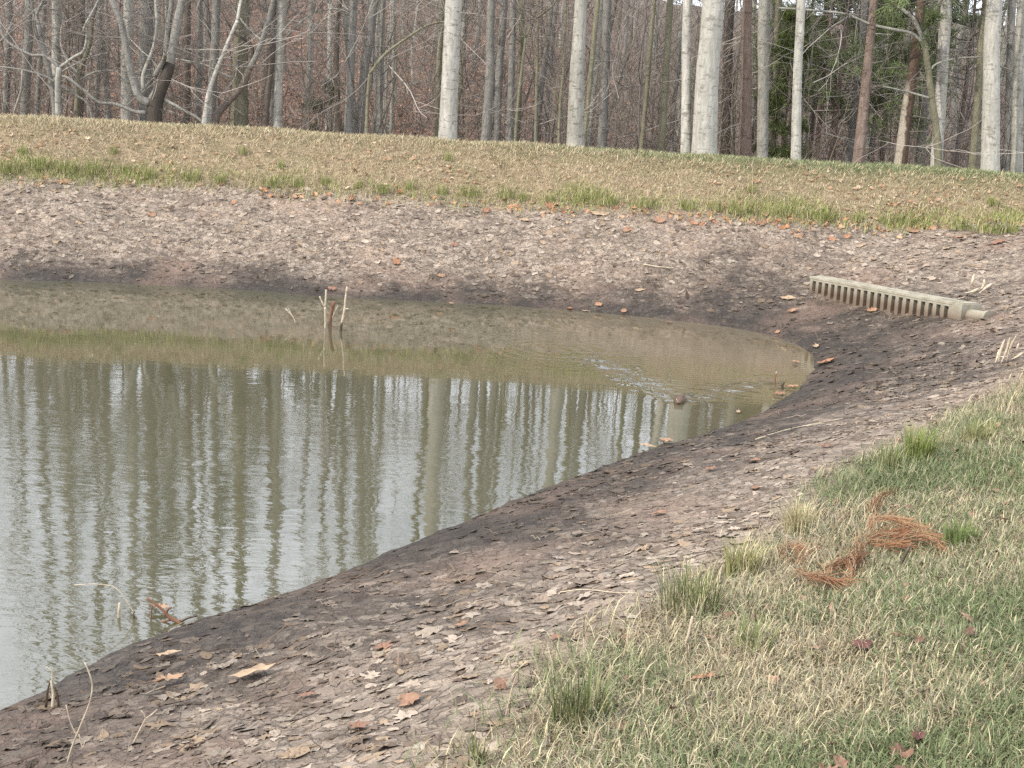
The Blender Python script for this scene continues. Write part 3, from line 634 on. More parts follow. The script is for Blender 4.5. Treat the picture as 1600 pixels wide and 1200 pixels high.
M_BRUSH = tint_mat('brush_twigs', .9, .1, .1)
tag(mb.build('undergrowth', M_BRUSH), 'tangle of bare brown brush stems filling the woods', kind='stuff')

# evergreens: needle sprays on real boughs
def spray(mb, centers, dirs, n, ln, wid, colr, spread=.7):
    Mn = len(centers) * n; idx = np.repeat(np.arange(len(centers)), n)
    d = np.asarray(dirs)[idx] * .8 + rng.normal(0, spread, (Mn, 3)); d /= np.linalg.norm(d, axis=1, keepdims=True)
    c0 = np.asarray(centers)[idx] + rng.normal(0, ln * .35, (Mn, 3)); side = np.cross(d, rng.normal(0, 1, (Mn, 3))); side /= np.linalg.norm(side, axis=1, keepdims=True)
    l_ = ln * rng.uniform(.6, 1.3, Mn)[:, None]
    V = np.stack([c0 - side * wid, c0 + side * wid, c0 + d * l_], 1).reshape(-1, 3)
    Fc = np.arange(Mn * 3).reshape(-1, 3)
    cc = np.asarray(colr)[None] * rng.uniform(.55, 1.5, (len(centers), 1))[idx] * rng.uniform(.8, 1.2, (Mn, 1))
    mb.add(V, Fc, col=np.repeat(cc, 3, 0))
def evergreen(name, label, cat, base, hgt, r, z0, z1, nb, reach, mat, colr, group=None, nd=26, ln=.16, wid=.010, bare=0, droop=0.0):
    root = thing(name, base, label, cat, group)
    pts = np.zeros((6, 3)); pts[:, 2] = np.linspace(-.25, hgt, 6); pts[1:, :2] += np.cumsum(rng.normal(0, .03, (5, 2)), 0)
    rad = r * np.linspace(1, .12, 6); link('trunk', trunk_mesh('trunk', pts, rad, mat, 10), root)
    hs = z0 + (z1 - z0) * rng.random(nb); az = rng.random(nb) * 6.283
    d = np.stack([np.cos(az), np.sin(az), np.full(nb, .18 - droop)], 1); ln_ = reach * (1.05 - .75 * (hs - z0) / (hgt - z0)) * rng.uniform(.55, 1.1, nb)
    st = np.stack([np.interp(hs, pts[:, 2], pts[:, 0]), np.interp(hs, pts[:, 2], pts[:, 1]), hs], 1)
    P1 = limb_paths(st, d, ln_, 6, .12, .12); mb = MB(); mb.add(*tubes(P1, .018 * np.linspace(1, .3, 6)[None] * np.ones((nb, 1)), 4))
    idx = np.repeat(np.arange(nb), 5); kk = rng.integers(2, 6, len(idx)); dd = rng.normal(0, .6, (len(idx), 3)) + d[idx] * .8; dd /= np.linalg.norm(dd, axis=1, keepdims=True)
    P2 = limb_paths(P1[idx, kk], dd, ln_[idx] * rng.uniform(.2, .5, len(idx)), 4, .1, .15); mb.add(*tubes(P2, np.full((len(idx), 4), .006), 3))
    if bare:
        hb = rng.uniform(z0 * .35, z0, bare); ab = rng.random(bare) * 6.283; sb = np.stack([hb * 0, hb * 0, hb], 1)
        Pb = limb_paths(sb, np.stack([np.cos(ab), np.sin(ab), ab * 0 - .05], 1), rng.uniform(.4, 1.5, bare), 5, .0, .15); mb.add(*tubes(Pb, np.full((bare, 5), .011) * np.linspace(1, .4, 5), 4))
    mb.build('branches', B_TWIG, root, smooth_=True)
    nb_ = MB(); ce = np.concatenate([P2[:, 1], P2[:, 2], P2[:, 3], P1[:, 4], P1[:, 5]]); di = np.concatenate([dd, dd, dd, d, d])
    spray(nb_, ce, di, nd, ln, wid, colr); nb_.build('crown', M_NEEDLE, root)
    return root
def stand(px, Yd): p = at_depth(px, 183 + px * .0575, Yd); return np.array([p[0], Yd, tz(p[0], Yd)])
GREEN = (.15, .185, .08); DGREEN = (.035, .055, .026)
evergreen('cedar_tree', 'red brown cedar with split pale trunk and low dark green crown', 'cedar', stand(1406, 26.6), 7.5, .15, 2.4, 7.3, 46, 1.7, B_CEDAR, (.13, .16, .07), None, 42, .14, .007, 14)
evergreen('young_pine', 'feathery young green pine between the slim birch like trunk and leaning pine', 'pine tree', stand(1300, 31), 9, .09, 1.9, 8.8, 60, 2.2, B_PINE, GREEN, 'young pines in the woods', 40, .17, .007, 10)
evergreen('young_pine', 'small yellow green pine low beside the thin mossy stem', 'pine tree', stand(1222, 29), 4.2, .05, .8, 4.0, 34, .8, B_PINE, (.095, .12, .035), 'young pines in the woods', 20, .14, .008, 4)
evergreen('young_pine', 'green pine behind the white dark ringed trunk', 'pine tree', stand(1490, 33), 8, .08, 2.2, 7.8, 34, 1.6, B_PINE, GREEN, 'young pines in the woods', 22, .16, .008, 8)
evergreen('young_pine', 'green pine bough clump behind leaning brown pine trunk', 'pine tree', stand(1378, 34), 9, .09, 2.6, 8.8, 44, 2.0, B_PINE, GREEN, 'young pines in the woods', 24, .17, .008, 8)
for k_, (px_, yd_, hh_) in enumerate(((1275, 33, 8), (1330, 35, 9), (1262, 36, 10))):
    evergreen('young_pine', ('light green young pine just behind the slim birch like trunk', 'second tall green young pine deeper behind the leaning brown pine', 'farthest of the feathery green pines left of the leaning brown pine')[k_], 'pine tree', stand(px_, yd_), hh_, .08, 1.6 + .5 * k_, hh_ - .2, 54, 2.1, B_PINE, GREEN, 'young pines in the woods', 40, .18, .007, 8)
evergreen('young_pine', 'dim green shrubby pine on the red slope left of grey pair', 'pine tree', stand(510, 38), 2.6, .03, .5, 2.4, 14, .9, B_PINE, (.06, .075, .03), 'young pines in the woods', 16, .14, .008)
bp = [evergreen('tall_pine', 'tall dark green pine rising from the top of the wooded slope', 'pine tree', (0, 0, 0), h_, .17, h_ * .28, h_ * .97, 46, 3.2, B_PINE, DGREEN, 'tall dark pines up the slope', 30, .34, .022) for h_ in (15, 17, 19)]
for i in range(16):
    y = random.uniform(58, 90); x = random.uniform(-.5, .5) * y
    loc = (x, y, tz(x, y)); o = bp[i % 3]
    if id(o) not in used: used.add(id(o)); o.location = loc
    else: copy_thing(o, loc, random.uniform(0, 6.28), random.uniform(.45, .75))

# ------------------------------------------------------------------ grass and leaves
def blades(n_, pos, hgt, wid, lean, col, mb):
    az = rng.random(n_) * 6.283; ld = np.stack([np.cos(az), np.sin(az), 0 * az], 1); sd_ = np.stack([-np.sin(az + rng.normal(0, .7, n_)), np.cos(az), 0 * az], 1)
    up = np.array([0, 0, 1.])
    l_ = lean[:, None]; h = hgt[:, None]; w2 = wid[:, None]
    mid = pos + (up * np.sqrt(np.clip(1 - (l_ * .6) ** 2, .05, 1)) + ld * l_ * .6) * h * .55
    lt = np.minimum(l_, 1); tip = mid + (up * np.sqrt(np.clip(1 - lt ** 2, .01, 1)) + ld * lt) * h * .5
    V = np.stack([pos - sd_ * w2, pos + sd_ * w2, mid - sd_ * w2 * .75, mid + sd_ * w2 * .75, tip], 1).reshape(-1, 3)
    b = np.arange(n_)[:, None] * 5
    mb.add(V, b + np.array([[0, 1, 3, 2]]), b + np.array([[2, 3, 4]]), col=np.repeat(col, 5, 0))
STRAW = np.array([.40, .345, .22]); TAN = np.array([.28, .215, .14]); GRN = np.array([.14, .168, .078]); LIME = np.array([.24, .27, .07]); DUST = np.array([.21, .185, .14])
def pick(n_, g):
    """g 0..1 share of green blades"""
    u = rng.random(n_); c_ = np.where((u < g)[:, None], GRN, np.where((rng.random(n_) < .6)[:, None], STRAW, np.where((rng.random(n_) < .5)[:, None], TAN, DUST)))
    return c_ * rng.uniform(.65, 1.3, (n_, 1))
def scatter(n_, x0, x1, y0, y1, f):
    x = rng.uniform(x0, x1, n_); y = rng.uniform(y0, y1, n_); z_, s_, g_, w_, fo, wf = terrain(x, y, True); k = rng.random(n_) < f(x, y, s_, g_, w_, fo, wf)
    return np.stack([x, y, z_], 1)[k], s_[k], g_[k], w_[k], wf[k]
# near lawn, denser where it is close
mb = MB()
for (x0, x1, y0, y1, n_) in ((-.6, 4.5, 2.9, 5.5, 190000), (.3, 6, 5.5, 8.5, 160000), (1.5, 7.5, 8.5, 13, 90000)):
    p, s_, g_, w_, wf = scatter(n_, x0, x1, y0, y1, lambda x, y, s, g, w, fo, wf: (g ** 1.8) * (np.abs(x) < .45 * y + .5) * (wf < .5))
    k = len(p); gp = np.clip(.44 + 1.2 * fbm(p[:, 0] * .9, p[:, 1] * .9, 81), .08, .85)
    tall = np.exp(-((s_ - 2.8) / .35) ** 2)
    h = rng.uniform(.02, .08, k) * (1 + 1.0 * tall + .6 * np.clip(fbm(p[:, 0] * 2, p[:, 1] * 2, 83), 0, 1))
    blades(k, p, h, rng.uniform(.0011, .0024, k) * (1 + p[:, 1] * .05), rng.uniform(.4, 1.65, k), pick(k, gp), mb)
tag(mb.build('lawn_grass', M_GRASS), 'matted straw and green grass covering the near right bank', kind='stuff')
mb = MB()
p, s_, g_, w_, wf = scatter(320000, -13, 14, 19.5, 27, lambda x, y, s, g, w, fo, wf: g * (wf > .5) * (1 - smooth(6, 7.2, s)))
k = len(p); crest = smooth(3.9, 4.5, s_); right = smooth(1, 9, p[:, 0])
gp = np.clip(.08 + .8 * crest * (.3 + .7 * smooth(-3, 6, p[:, 0])) + .25 * right + .5 * fbm(p[:, 0] * .7, p[:, 1] * .7, 91) * (0.3 + right), .03, .8)
fc = pick(k, gp * .95) * np.where(crest > .3, 1.2, 1.0)[:, None]; rd_ = rng.random(k) < .58 - .55 * crest * (.3 + .7 * smooth(-3, 6, p[:, 0])); fc[rd_] = (np.array([[.50, .38, .24], [.56, .45, .29], [.36, .25, .15], [.52, .44, .30]])[rng.integers(0, 4, k)] * rng.uniform(.7, 1.2, (k, 1)))[rd_]
blades(k, p, rng.uniform(.03, .11, k) * (1 + .5 * np.exp(-((s_ - 4.4) / .5) ** 2) + .5 * np.clip(fbm(p[:, 0] * 1.5, p[:, 1] * 1.5, 99), 0, 1)), rng.uniform(.0018, .0045, k), rng.uniform(.7, 1.65, k), fc, mb)
p, s_, g_, w_, wf = scatter(260000, -13, 14, 19.8, 22.5, lambda x, y, s, g, w, fo, wf: (wf > .5) * np.exp(-((s - 2.85 - .25 * fbm(x * .9, y * .9, 97)) / .26) ** 2) * np.clip(.3 + 1.6 * fbm(x * 1.1, y * .3, 95), .16, .9))
k = len(p); fc = np.array([[.25, .29, .085], [.33, .34, .12], [.20, .235, .075], [.44, .37, .22]])[rng.integers(0, 4, k)] * rng.uniform(.7, 1.2, (k, 1))
blades(k, p, rng.uniform(.05, .16, k), rng.uniform(.0025, .005, k), rng.uniform(.2, .9, k), fc, mb)
tag(mb.build('dam_grass', M_GRASS), 'dry straw coloured grass on the far dam slope', kind='stuff')

# leaves: lobed outlines, curled
def outline(kind):
    if kind == 0: a = [(0, -1.0), (.10, -.55), (.42, -.62), (.30, -.30), (.62, -.22), (.38, .05), (.66, .30), (.34, .40), (.40, .72), (.15, .70), (0, 1.0)]
    elif kind == 1: a = [(0, -.9), (.35, -.75), (.55, -.55), (.35, -.2), (.85, -.05), (.5, .2), (.6, .62), (.22, .5), (0, .95)]
    elif kind == 2: a = [(0, -1), (.22, -.7), (.36, -.3), (.40, .1), (.30, .5), (.12, .85), (0, 1.05)]
    else: a = [(0, -.8), (.5, -.7), (.75, -.2), (.55, .1), (.75, .5), (.3, .6), (.1, .9), (0, .75)]
    return np.array(a + [(-x, y) for x, y in a[-2:0:-1]])
OUT = [outline(k) for k in range(4)]
def frame_at(p):
    e = .05; zx = (terrain(p[:, 0] + e, p[:, 1]) - terrain(p[:, 0] - e, p[:, 1])) / (2 * e); zy = (terrain(p[:, 0], p[:, 1] + e) - terrain(p[:, 0], p[:, 1] - e)) / (2 * e)
    n_ = np.stack([-zx, -zy, 1 + 0 * zx], 1); return n_ / np.linalg.norm(n_, axis=1, keepdims=True)
def leaves(mb, p, size, col, tilt=.25, curl=.35, lift=.006):
    n_ = len(p); nr = frame_at(p) + rng.normal(0, 1, (n_, 3)) * np.broadcast_to(tilt, (n_,))[:, None]; nr[:, 2] = np.abs(nr[:, 2]) + .05; nr /= np.linalg.norm(nr, axis=1, keepdims=True)
    a = np.cross(nr, rng.normal(0, 1, (n_, 3))); a /= np.linalg.norm(a, axis=1, keepdims=True); b = np.cross(nr, a)
    kd = rng.integers(0, 4, n_)
    for k in range(4):
        m = kd == k; o = OUT[k]; q = len(o); c1 = rng.normal(0, curl, (m.sum(), 1)); c2 = rng.normal(0, curl, (m.sum(), 1))
        ol = o[None] * (1 + rng.normal(0, .12, (m.sum(), q, 1)))
        ol = np.concatenate([ol, ol * .45, np.zeros((m.sum(), 1, 2))], 1)
        hz = c1 * ol[:, :, 0] ** 2 + c2 * ol[:, :, 1] ** 2 + .05 * rng.normal(0, 1, (m.sum(), 2 * q + 1))
        s_ = size[m][:, None, None] * .5
        V = p[m][:, None] + s_ * (ol[:, :, :1] * a[m][:, None] + ol[:, :, 1:] * b[m][:, None] + hz[:, :, None] * nr[m][:, None]) + nr[m][:, None] * lift
        j = np.arange(q); j2 = (j + 1) % q
        qd = np.stack([j, j2, q + j2, q + j], 1); tr = np.stack([q + j, q + j2, np.full(q, 2 * q)], 1)
        of = (np.arange(m.sum()) * (2 * q + 1))[:, None, None]
        mb.add(V.reshape(-1, 3), (qd[None] + of).reshape(-1, 4), (tr[None] + of).reshape(-1, 3), col=np.repeat(col[m], 2 * q + 1, 0))
def mudcol(n_, wet):
    a = np.array([[.37, .30, .235], [.25, .195, .15], [.14, .105, .08], [.30, .22, .15], [.19, .15, .12], [.33, .275, .22]])[rng.integers(0, 6, n_)]
    return a * (1 - .72 * np.clip(wet, 0, 1))[:, None] * rng.uniform(.7, 1.2, (n_, 1))
mb = MB()
for (x0, x1, y0, y1, n_, s0, s1) in ((-3, 3, 3, 7, 7000, .05, .125), (-2, 5, 7, 13, 11000, .05, .11)):
    p, s_, g_, w_, wf = scatter(n_, x0, x1, y0, y1, lambda x, y, s, g, w, fo, wf: (s > .12) * (1 - .9 * g) * (.6 + .4 * (1 - w)) * np.clip(.6 + 1.3 * fbm(x * 1.1, y * 1.1, 111), .08, 1) * (np.abs(x) < .45 * y + .4))
    k = len(p); leaves(mb, p, s0 * .6 + (s1 * 1.15 - s0 * .6) * rng.random(k) ** 1.8, mudcol(k, w_), .06, .11, .003)
tag(mb.build('leaf_litter', M_LEAF), 'mud coated flattened leaves carpeting the near bank', kind='stuff')
mb = MB()
p, s_, g_, w_, wf = scatter(34000, -12, 11, 12.5, 22.5, lambda x, y, s, g, w, fo, wf: (s > .12) * (1 - g) * (.3 + .7 * (1 - w)) * ((wf > .3) | (x > 3)))
k = len(p); leaves(mb, p, .03 + .12 * rng.random(k) ** 1.8, mudcol(k, w_), .10, .22)
p, s_, g_, w_, wf = scatter(9000, -12, 13, 20, 25, lambda x, y, s, g, w, fo, wf: g * (wf > .5) * (1 - smooth(3.4, 4.6, s)) * np.clip(.35 + 1.2 * fbm(x * .8, y * 1.6, 121), .02, .9))
k = len(p); cc = np.array([[.40, .27, .17], [.46, .36, .25], [.28, .17, .10], [.40, .24, .14]])[rng.integers(0, 4, k)] * rng.uniform(.7, 1.2, (k, 1)); p[:, 2] += .03; leaves(mb, p, rng.uniform(.05, .11, k), cc, .35, .4)
p, s_, g_, w_, wf = scatter(6000, -12, 13, 20, 23, lambda x, y, s, g, w, fo, wf: (wf > .5) * np.exp(-((s - 2.6) / .18) ** 2) * (.25 + .75 * smooth(-2, 6, x)))
k = len(p); cc = np.array([[.42, .22, .12], [.48, .30, .18], [.34, .17, .09]])[rng.integers(0, 3, k)] * rng.uniform(.75, 1.15, (k, 1)); leaves(mb, p, rng.uniform(.07, .14, k), cc, .35, .5, .015)
tag(mb.build('leaf_litter', M_LEAF), 'pale dried leaves strewn over the far bank below the dam', kind='stuff')
mb = MB()
p, s_, g_, w_, wf = scatter(900, -.5, 6, 3, 12, lambda x, y, s, g, w, fo, wf: (wf < .5) * g * (np.abs(x) < .45 * y + .4) * .8)
k = len(p); p[:, 2] += .03; cc = np.array([[.22, .13, .09], [.34, .22, .15], [.16, .09, .065]])[rng.integers(0, 3, k)] * rng.uniform(.7, 1.2, (k, 1)); leaves(mb, p, rng.uniform(.03, .075, k), cc, .5, .6)
p, s_, g_, w_, wf = scatter(9000, -22, 22, 27, 50, lambda x, y, s, g, w, fo, wf: fo * (np.abs(x) < .47 * y))
k = len(p); p[:, 2] += .02; cc = np.array([[.26, .13, .08], [.18, .09, .06], [.32, .20, .14]])[rng.integers(0, 3, k)] * rng.uniform(.6, 1.2, (k, 1)); leaves(mb, p, rng.uniform(.10, .2, k), cc, .4, .4)
tag(mb.build('leaf_litter', M_LEAF), 'brown oak leaves scattered through lawn and forest floor', kind='stuff')
# straws and twigs lying on the mud
mb = MB()
for (n_, x0, x1, y0, y1) in ((1000, -3, 5, 3.2, 13), (1300, -11, 10, 14, 21.5)):
    p, s_, g_, w_, wf = scatter(n_, x0, x1, y0, y1, lambda x, y, s, g, w, fo, wf: (s > .2) * (1 - g))
    k = len(p); az = rng.random(k) * 6.283; d = np.stack([np.cos(az), np.sin(az), 0 * az], 1); ln = rng.uniform(.05, .28, k)
    tt = np.linspace(0, 1, 5)[None, :, None]; P_ = p[:, None] + d[:, None] * ln[:, None, None] * tt; P_[:, :, 2] = terrain(P_[:, :, 0].ravel(), P_[:, :, 1].ravel()).reshape(k, 5) + .012 + rng.uniform(0, .02, (k, 5))
    V, Q = tubes(P_, np.broadcast_to(rng.uniform(.001, .0026, k)[:, None] * (1 + p[:, 1] * .03)[:, None], (k, 5)), 3)
    mb.add(V, Q, col=np.repeat(np.array([[.27, .22, .165], [.10, .07, .055], [.20, .14, .10]])[rng.integers(0, 3, k)] * rng.uniform(.7, 1.2, (k, 1)), 15, 0))
tag(mb.build('straw_debris', M_LEAF), 'fine straws and twig bits lying on the mud', kind='stuff')

# countable leaves
lp = []
for i in range(8):
    mb = MB(); leaves_p = np.array([[0., 0., 0.]])
    o = OUT[i % 4]; q = len(o); ol = o * (1 + rng.normal(0, .1, (q, 1))); ol = np.concatenate([ol, ol * .5, [[0, 0]]]); c1, c2 = rng.uniform(.03, .22, 2)
    hz = c1 * ol[:, 0] ** 2 + c2 * ol[:, 1] ** 2 + rng.normal(0, .06, len(ol)) - .05; V = np.stack([ol[:, 0] * .5, ol[:, 1] * .5, hz * .5 + .06], 1)
    j = np.arange(q); j2 = (j + 1) % q; base_c = [(.34, .22, .14), (.33, .17, .10), (.37, .27, .18), (.29, .17, .11), (.35, .20, .125), (.25, .14, .095), (.11, .05, .045), (.13, .06, .05)][i]
    mb.add(V, np.stack([j, j2, q + j2, q + j], 1), np.stack([q + j, q + j2, np.full(q, 2 * q)], 1), col=np.array(base_c) * rng.uniform(.8, 1.15, (len(V), 1)))
    st_ = np.array([[0, -.45, .05], [.02, -.62, .06], [.05, -.8, .10]]); Vs, Qs = tubes(st_[None], np.full((1, 3), .015), 4); mb.add(Vs, Qs, col=np.array(base_c) * .6)
    lp.append(mb.mesh('fallen_leaf', M_LEAF))
def put_leaf(px, py, wpx, label, group, k, dz=.012):
    p = ground(px, py); sz = wpx * np.linalg.norm(p - CAMP) / F
    o = link('fallen_leaf', lp[k if k >= 6 else k % 6], None, (p[0], p[1], max(p[2], 0) + dz)); o.scale = (sz * 1.2,) * 3
    if p[2] > .02: nv = frame_at(np.array([p]))[0]
    else: nv = np.array([0, 0, 1.])
    o.rotation_euler = (Vector(nv).to_track_quat('Z', 'Y') @ Vector((0, 0, 1)).rotation_difference(Vector((random.uniform(-.1, .1), random.uniform(-.1, .1), 1)))).to_euler()
    o.rotation_euler.rotate_axis('Z', random.uniform(0, 6.28))
    return tag(o, label, 'leaf', group)
SPEC = [(1275, 543, 16, 'tan leaf on dark mud nearest the pond tip below the drain'), (1243, 568, 16, 'small orange leaf at the very edge of the pond tip'), (1290, 568, 28, 'long orange pair shaped leaf on bluish wet mud right of pond tip'),
        (1237, 607, 22, 'salmon coloured leaf beside the upright twig at the water edge'), (1153, 646, 12, 'orange leaf standing upright in the shallows near the swimming muskrat'), (1040, 692, 34, 'long flat tan leaf where near shore meets the water'),
        (1012, 700, 22, 'second tan leaf along the near waterline, left of the long one'), (1218, 618, 18, 'brown leaf half on the shore between muskrat and pond tip'), (1000, 455, 14, 'tan leaf at the far waterline opposite the muskrat'),
        (1362, 487, 18, 'bright orange leaf just below the slotted drain'), (1232, 468, 22, 'tan curled leaf left of the slotted drain'), (1238, 488, 18, 'flat orange leaf below left of the slotted drain'),
        (265, 1030, 34, 'tan leaf on dark mud right of the waterline debris'), (262, 1070, 46, 'pale brown leaf low on near mud above the forked twig'), (395, 1060, 58, 'largest tan leaf lying on the near mud at lower left'),
        (250, 955, 26, 'pale leaf touching the water by the debris pile'), (519, 453, 14, 'red brown leaf on the far shore behind the broken reeds'), (1345, 1020, 34, 'dark maroon curled leaf in the grass below the rusty pine straw'),
        (1490, 720, 24, 'brown dry leaf beside the green tuft at upper right lawn'), (1432, 1165, 28, 'dark red leaf curled in lawn near lower right corner'), (1100, 1070, 40, 'faded orange leaf hidden in grass left of lower lawn'), (935, 478, 16, 'orange leaf at the far waterline near the drain end'), (620, 411, 18, 'salmon leaf lying alone mid slope on the far mud')]
for i, (x, y, w_, lab) in enumerate(SPEC): put_leaf(x, y, w_, lab, None, 6 + i % 2 if 'dark' in lab.split(' on dark')[0] and 'tan' not in lab else ((2, 0)[i % 2] if 'tan' in lab or 'pale' in lab else (5 if 'brown' in lab else (1, 4)[i % 2])), .02 if y < 950 else .03)
FARL = [(100, 285, 22), (345, 287, 14), (465, 305, 14), (237, 337, 12), (365, 318, 12), (710, 384, 14), (690, 432, 14), (860, 322, 22), (935, 335, 22), (1030, 345, 18), (1085, 350, 14), (1190, 350, 16), (1248, 370, 18), (1300, 375, 16), (1345, 385, 16), (1425, 362, 22), (1500, 372, 16), (1560, 380, 22), (1585, 355, 20), (760, 330, 14), (820, 345, 16), (980, 360, 14)]
for i, (x, y, w_) in enumerate(FARL): put_leaf(x, y, w_, 'orange brown fallen leaf on the dry mud below the dam grass', 'orange leaves along the dam foot', i % 6)
NEARL = [(1290, 700, 20), (1180, 722, 18), (1110, 735, 20), (1180, 765, 14), (1030, 805, 24), (985, 1000, 26), (870, 1000, 22), (720, 980, 24), (600, 1015, 30), (560, 1140, 40), (640, 1100, 40), (480, 1090, 26), (1250, 795, 22), (1110, 1000, 20)]
for i, (x, y, w_) in enumerate(NEARL): put_leaf(x, y, w_, 'brown curled leaf lying on the near mud slope', 'brown leaves on the near mud', (5, 3, 5)[i % 3])
WATL = [(705, 475, 12), (890, 483, 12), (915, 487, 12), (975, 487, 12), (1215, 520, 12), (1045, 505, 10)]
for i, (x, y, w_) in enumerate(WATL): put_leaf(x, y, w_, 'small orange leaf on dark mud along the far waterline', 'leaves along the far waterline', i % 6)

# ------------------------------------------------------------------ grass tufts
def tuft_mesh(n_, h0, h1, spread, cols, wid, arch=.75):
    mb = MB(); a = rng.random(n_) * 6.283; r = spread * np.sqrt(rng.random(n_)); p = np.stack([np.cos(a) * r, np.sin(a) * r, 0 * a - .01], 1)
    dirn = np.stack([np.cos(a) * r / spread, np.sin(a) * r / spread, 0 * a], 1) * .7 + rng.normal(0, .4, (n_, 3)); dirn[:, 2] = 0
    h = (h0 + (h1 - h0) * rng.random(n_) ** 1.4)[:, None]; l_ = arch * rng.uniform(.3, 1, (n_, 1)); up = np.array([0, 0, 1.]); q = np.stack([-dirn[:, 1], dirn[:, 0], 0 * a], 1); q /= np.linalg.norm(q, axis=1, keepdims=True) + 1e-6
    w2 = rng.uniform(.6, 1.2, (n_, 1)) * wid
    p1 = p + (up + dirn * l_ * .3) * h * .4; p2 = p1 + (up * .85 + dirn * l_ * .8) * h * .35; p3 = p2 + (up * .45 + dirn * l_ * 1.3) * h * .3
    V = np.stack([p - q * w2, p + q * w2, p1 - q * w2, p1 + q * w2, p2 - q * w2 * .7, p2 + q * w2 * .7, p3], 1).reshape(-1, 3)
    b = np.arange(n_)[:, None] * 7; cc = np.array(cols)[rng.integers(0, len(cols), n_)] * rng.uniform(.7, 1.25, (n_, 1))
    mb.add(V, np.concatenate([b + np.array([[0, 1, 3, 2]]), b + np.array([[2, 3, 5, 4]])]), b + np.array([[4, 5, 6]]), col=np.repeat(cc, 7, 0))
    return mb.mesh('grass_tuft', M_GRASS)
tm = [tuft_mesh(170, .08, .24, .15, [(.20, .235, .07), (.26, .27, .10), (.16, .185, .06), (.42, .36, .21)], .004) for _ in range(5)]
TP = [(10, 268, 60), (60, 262, 55), (105, 268, 50), (150, 270, 40), (195, 270, 32), (233, 277, 38), (297, 280, 44), (345, 285, 28), (425, 290, 42), (465, 290, 34), (510, 288, 26), (560, 292, 22), (597, 300, 38), (640, 295, 24), (690, 302, 30), (735, 305, 44), (790, 308, 40),
      (815, 312, 24), (860, 315, 24), (910, 314, 30), (950, 318, 62), (1010, 322, 52), (1075, 326, 44), (1120, 328, 34), (1155, 332, 56), (1225, 335, 40), (1280, 340, 70), (1340, 345, 32), (1385, 348, 36), (1415, 350, 42), (1500, 358, 50), (1545, 362, 78), (1580, 362, 40), (380, 240, 22), (440, 262, 20), (178, 240, 20), (35, 240, 26), (700, 250, 22), (1175, 300, 24), (1550, 320, 28)]
for i, (x, y, w_) in enumerate(TP):
    p = ground(x, y); sz = w_ * np.linalg.norm(p - CAMP) / F / .46
    o = link('grass_tuft', tm[i % 5], None, (p[0], p[1], tz(p[0], p[1]))); o.scale = (sz, sz, min(1.3, .75 + sz * .25)); o.rotation_euler = (0, 0, random.uniform(0, 6.28))
    tag(o, 'yellow green grass tuft on the far bank at the foot of the dry dam grass' if y > 262 or x < 120 else 'small green tuft growing in dry grass on the dam slope', 'grass tuft', 'green tufts along the dam foot' if y > 262 or x < 120 else 'tufts on the dam slope')
near_cols = [(.14, .165, .06), (.18, .20, .08), (.36, .32, .19), (.11, .13, .05)]
def near_tuft(px, py, wpx, hpx, cols, n_, label, wid=.0022, arch=.8):
    p = ground(px, py); d = np.linalg.norm(p - CAMP) / F
    m = tuft_mesh(n_, hpx * d * .5, hpx * d * 1.05, wpx * d * .35, cols, wid, arch)
    tag(link('grass_tuft', m, None, (p[0], p[1], tz(p[0], p[1]))), label, 'grass tuft')
near_tuft(905, 1130, 130, 110, [(.10, .12, .05), (.14, .155, .06), (.22, .20, .11)], 170, 'dark green rushy tuft at the lawn edge on the mud, lower middle')
near_tuft(1080, 960, 130, 105, near_cols, 230, 'tall grey green tuft at the lawn edge above the dark rushy tuft')
near_tuft(1435, 725, 60, 75, [(.20, .25, .06), (.14, .18, .05), (.28, .27, .12)], 320, 'bright green tuft at the upper lawn edge')
near_tuft(1390, 740, 60, 60, near_cols, 200, 'dull straw green tuft left of the bright green upper tuft')
near_tuft(1160, 900, 80, 70, [(.42, .36, .22), (.30, .28, .12), (.20, .22, .08)], 320, 'straw coloured tuft between tall tuft and pine straw')
near_tuft(1250, 830, 70, 60, [(.48, .42, .26), (.36, .32, .18)], 300, 'pale bleached tuft on lawn edge above the pine straw')
near_tuft(1500, 850, 70, 45, [(.13, .18, .06), (.18, .22, .08)], 260, 'low green tuft beyond the right end of the rusty pine straw')
near_tuft(745, 1195, 40, 70, near_cols, 60, 'sparse tuft of tan and green blades at the bottom edge')
near_tuft(1180, 1010, 100, 60, [(.15, .19, .07), (.22, .24, .10), (.36, .33, .2)], 110, 'upright green tuft in lawn below the pale stick')
near_tuft(1530, 690, 80, 45, [(.15, .17, .06), (.26, .25, .12)], 240, 'dull green tuft in the upper right lawn')

# ------------------------------------------------------------------ objects
M_CONC = NM('weathered_plastic', .8, .3); nA = M_CONC.noise(7, 5, .65); nB = M_CONC.noise(60, 3, .6)
geo = M_CONC.n('ShaderNodeSeparateXYZ'); M_CONC.l(M_CONC.tc.outputs['Object'], geo.inputs[0])
cc = M_CONC.mix(M_CONC.ramp(nA, [(.35, 0), (.65, 1)]), (.37, .34, .27), (.22, .20, .15)); st_ = M_CONC.math('ADD', geo.outputs[2], M_CONC.math('MULTIPLY', nA, .12))
cc = M_CONC.mix(M_CONC.ramp(st_, [(.08, .95), (.24, 0)]), cc, (.14, .10, .07)); cc = M_CONC.mix(M_CONC.ramp(nB, [(.55, 0), (.75, .4)]), cc, (.15, .12, .09)); M_CONC.color(cc); M_CONC.bump(nB, .004, .6); M_CONC = M_CONC.m
A = ground(1266, 452); Bp = ground(1504, 499)
ux = (Bp - A)[:2]; Ld = np.linalg.norm(ux); ux /= Ld; rzd = math.atan2(ux[1], ux[0])
slope = (tz(Bp[0], Bp[1]) - tz(A[0], A[1])) / Ld
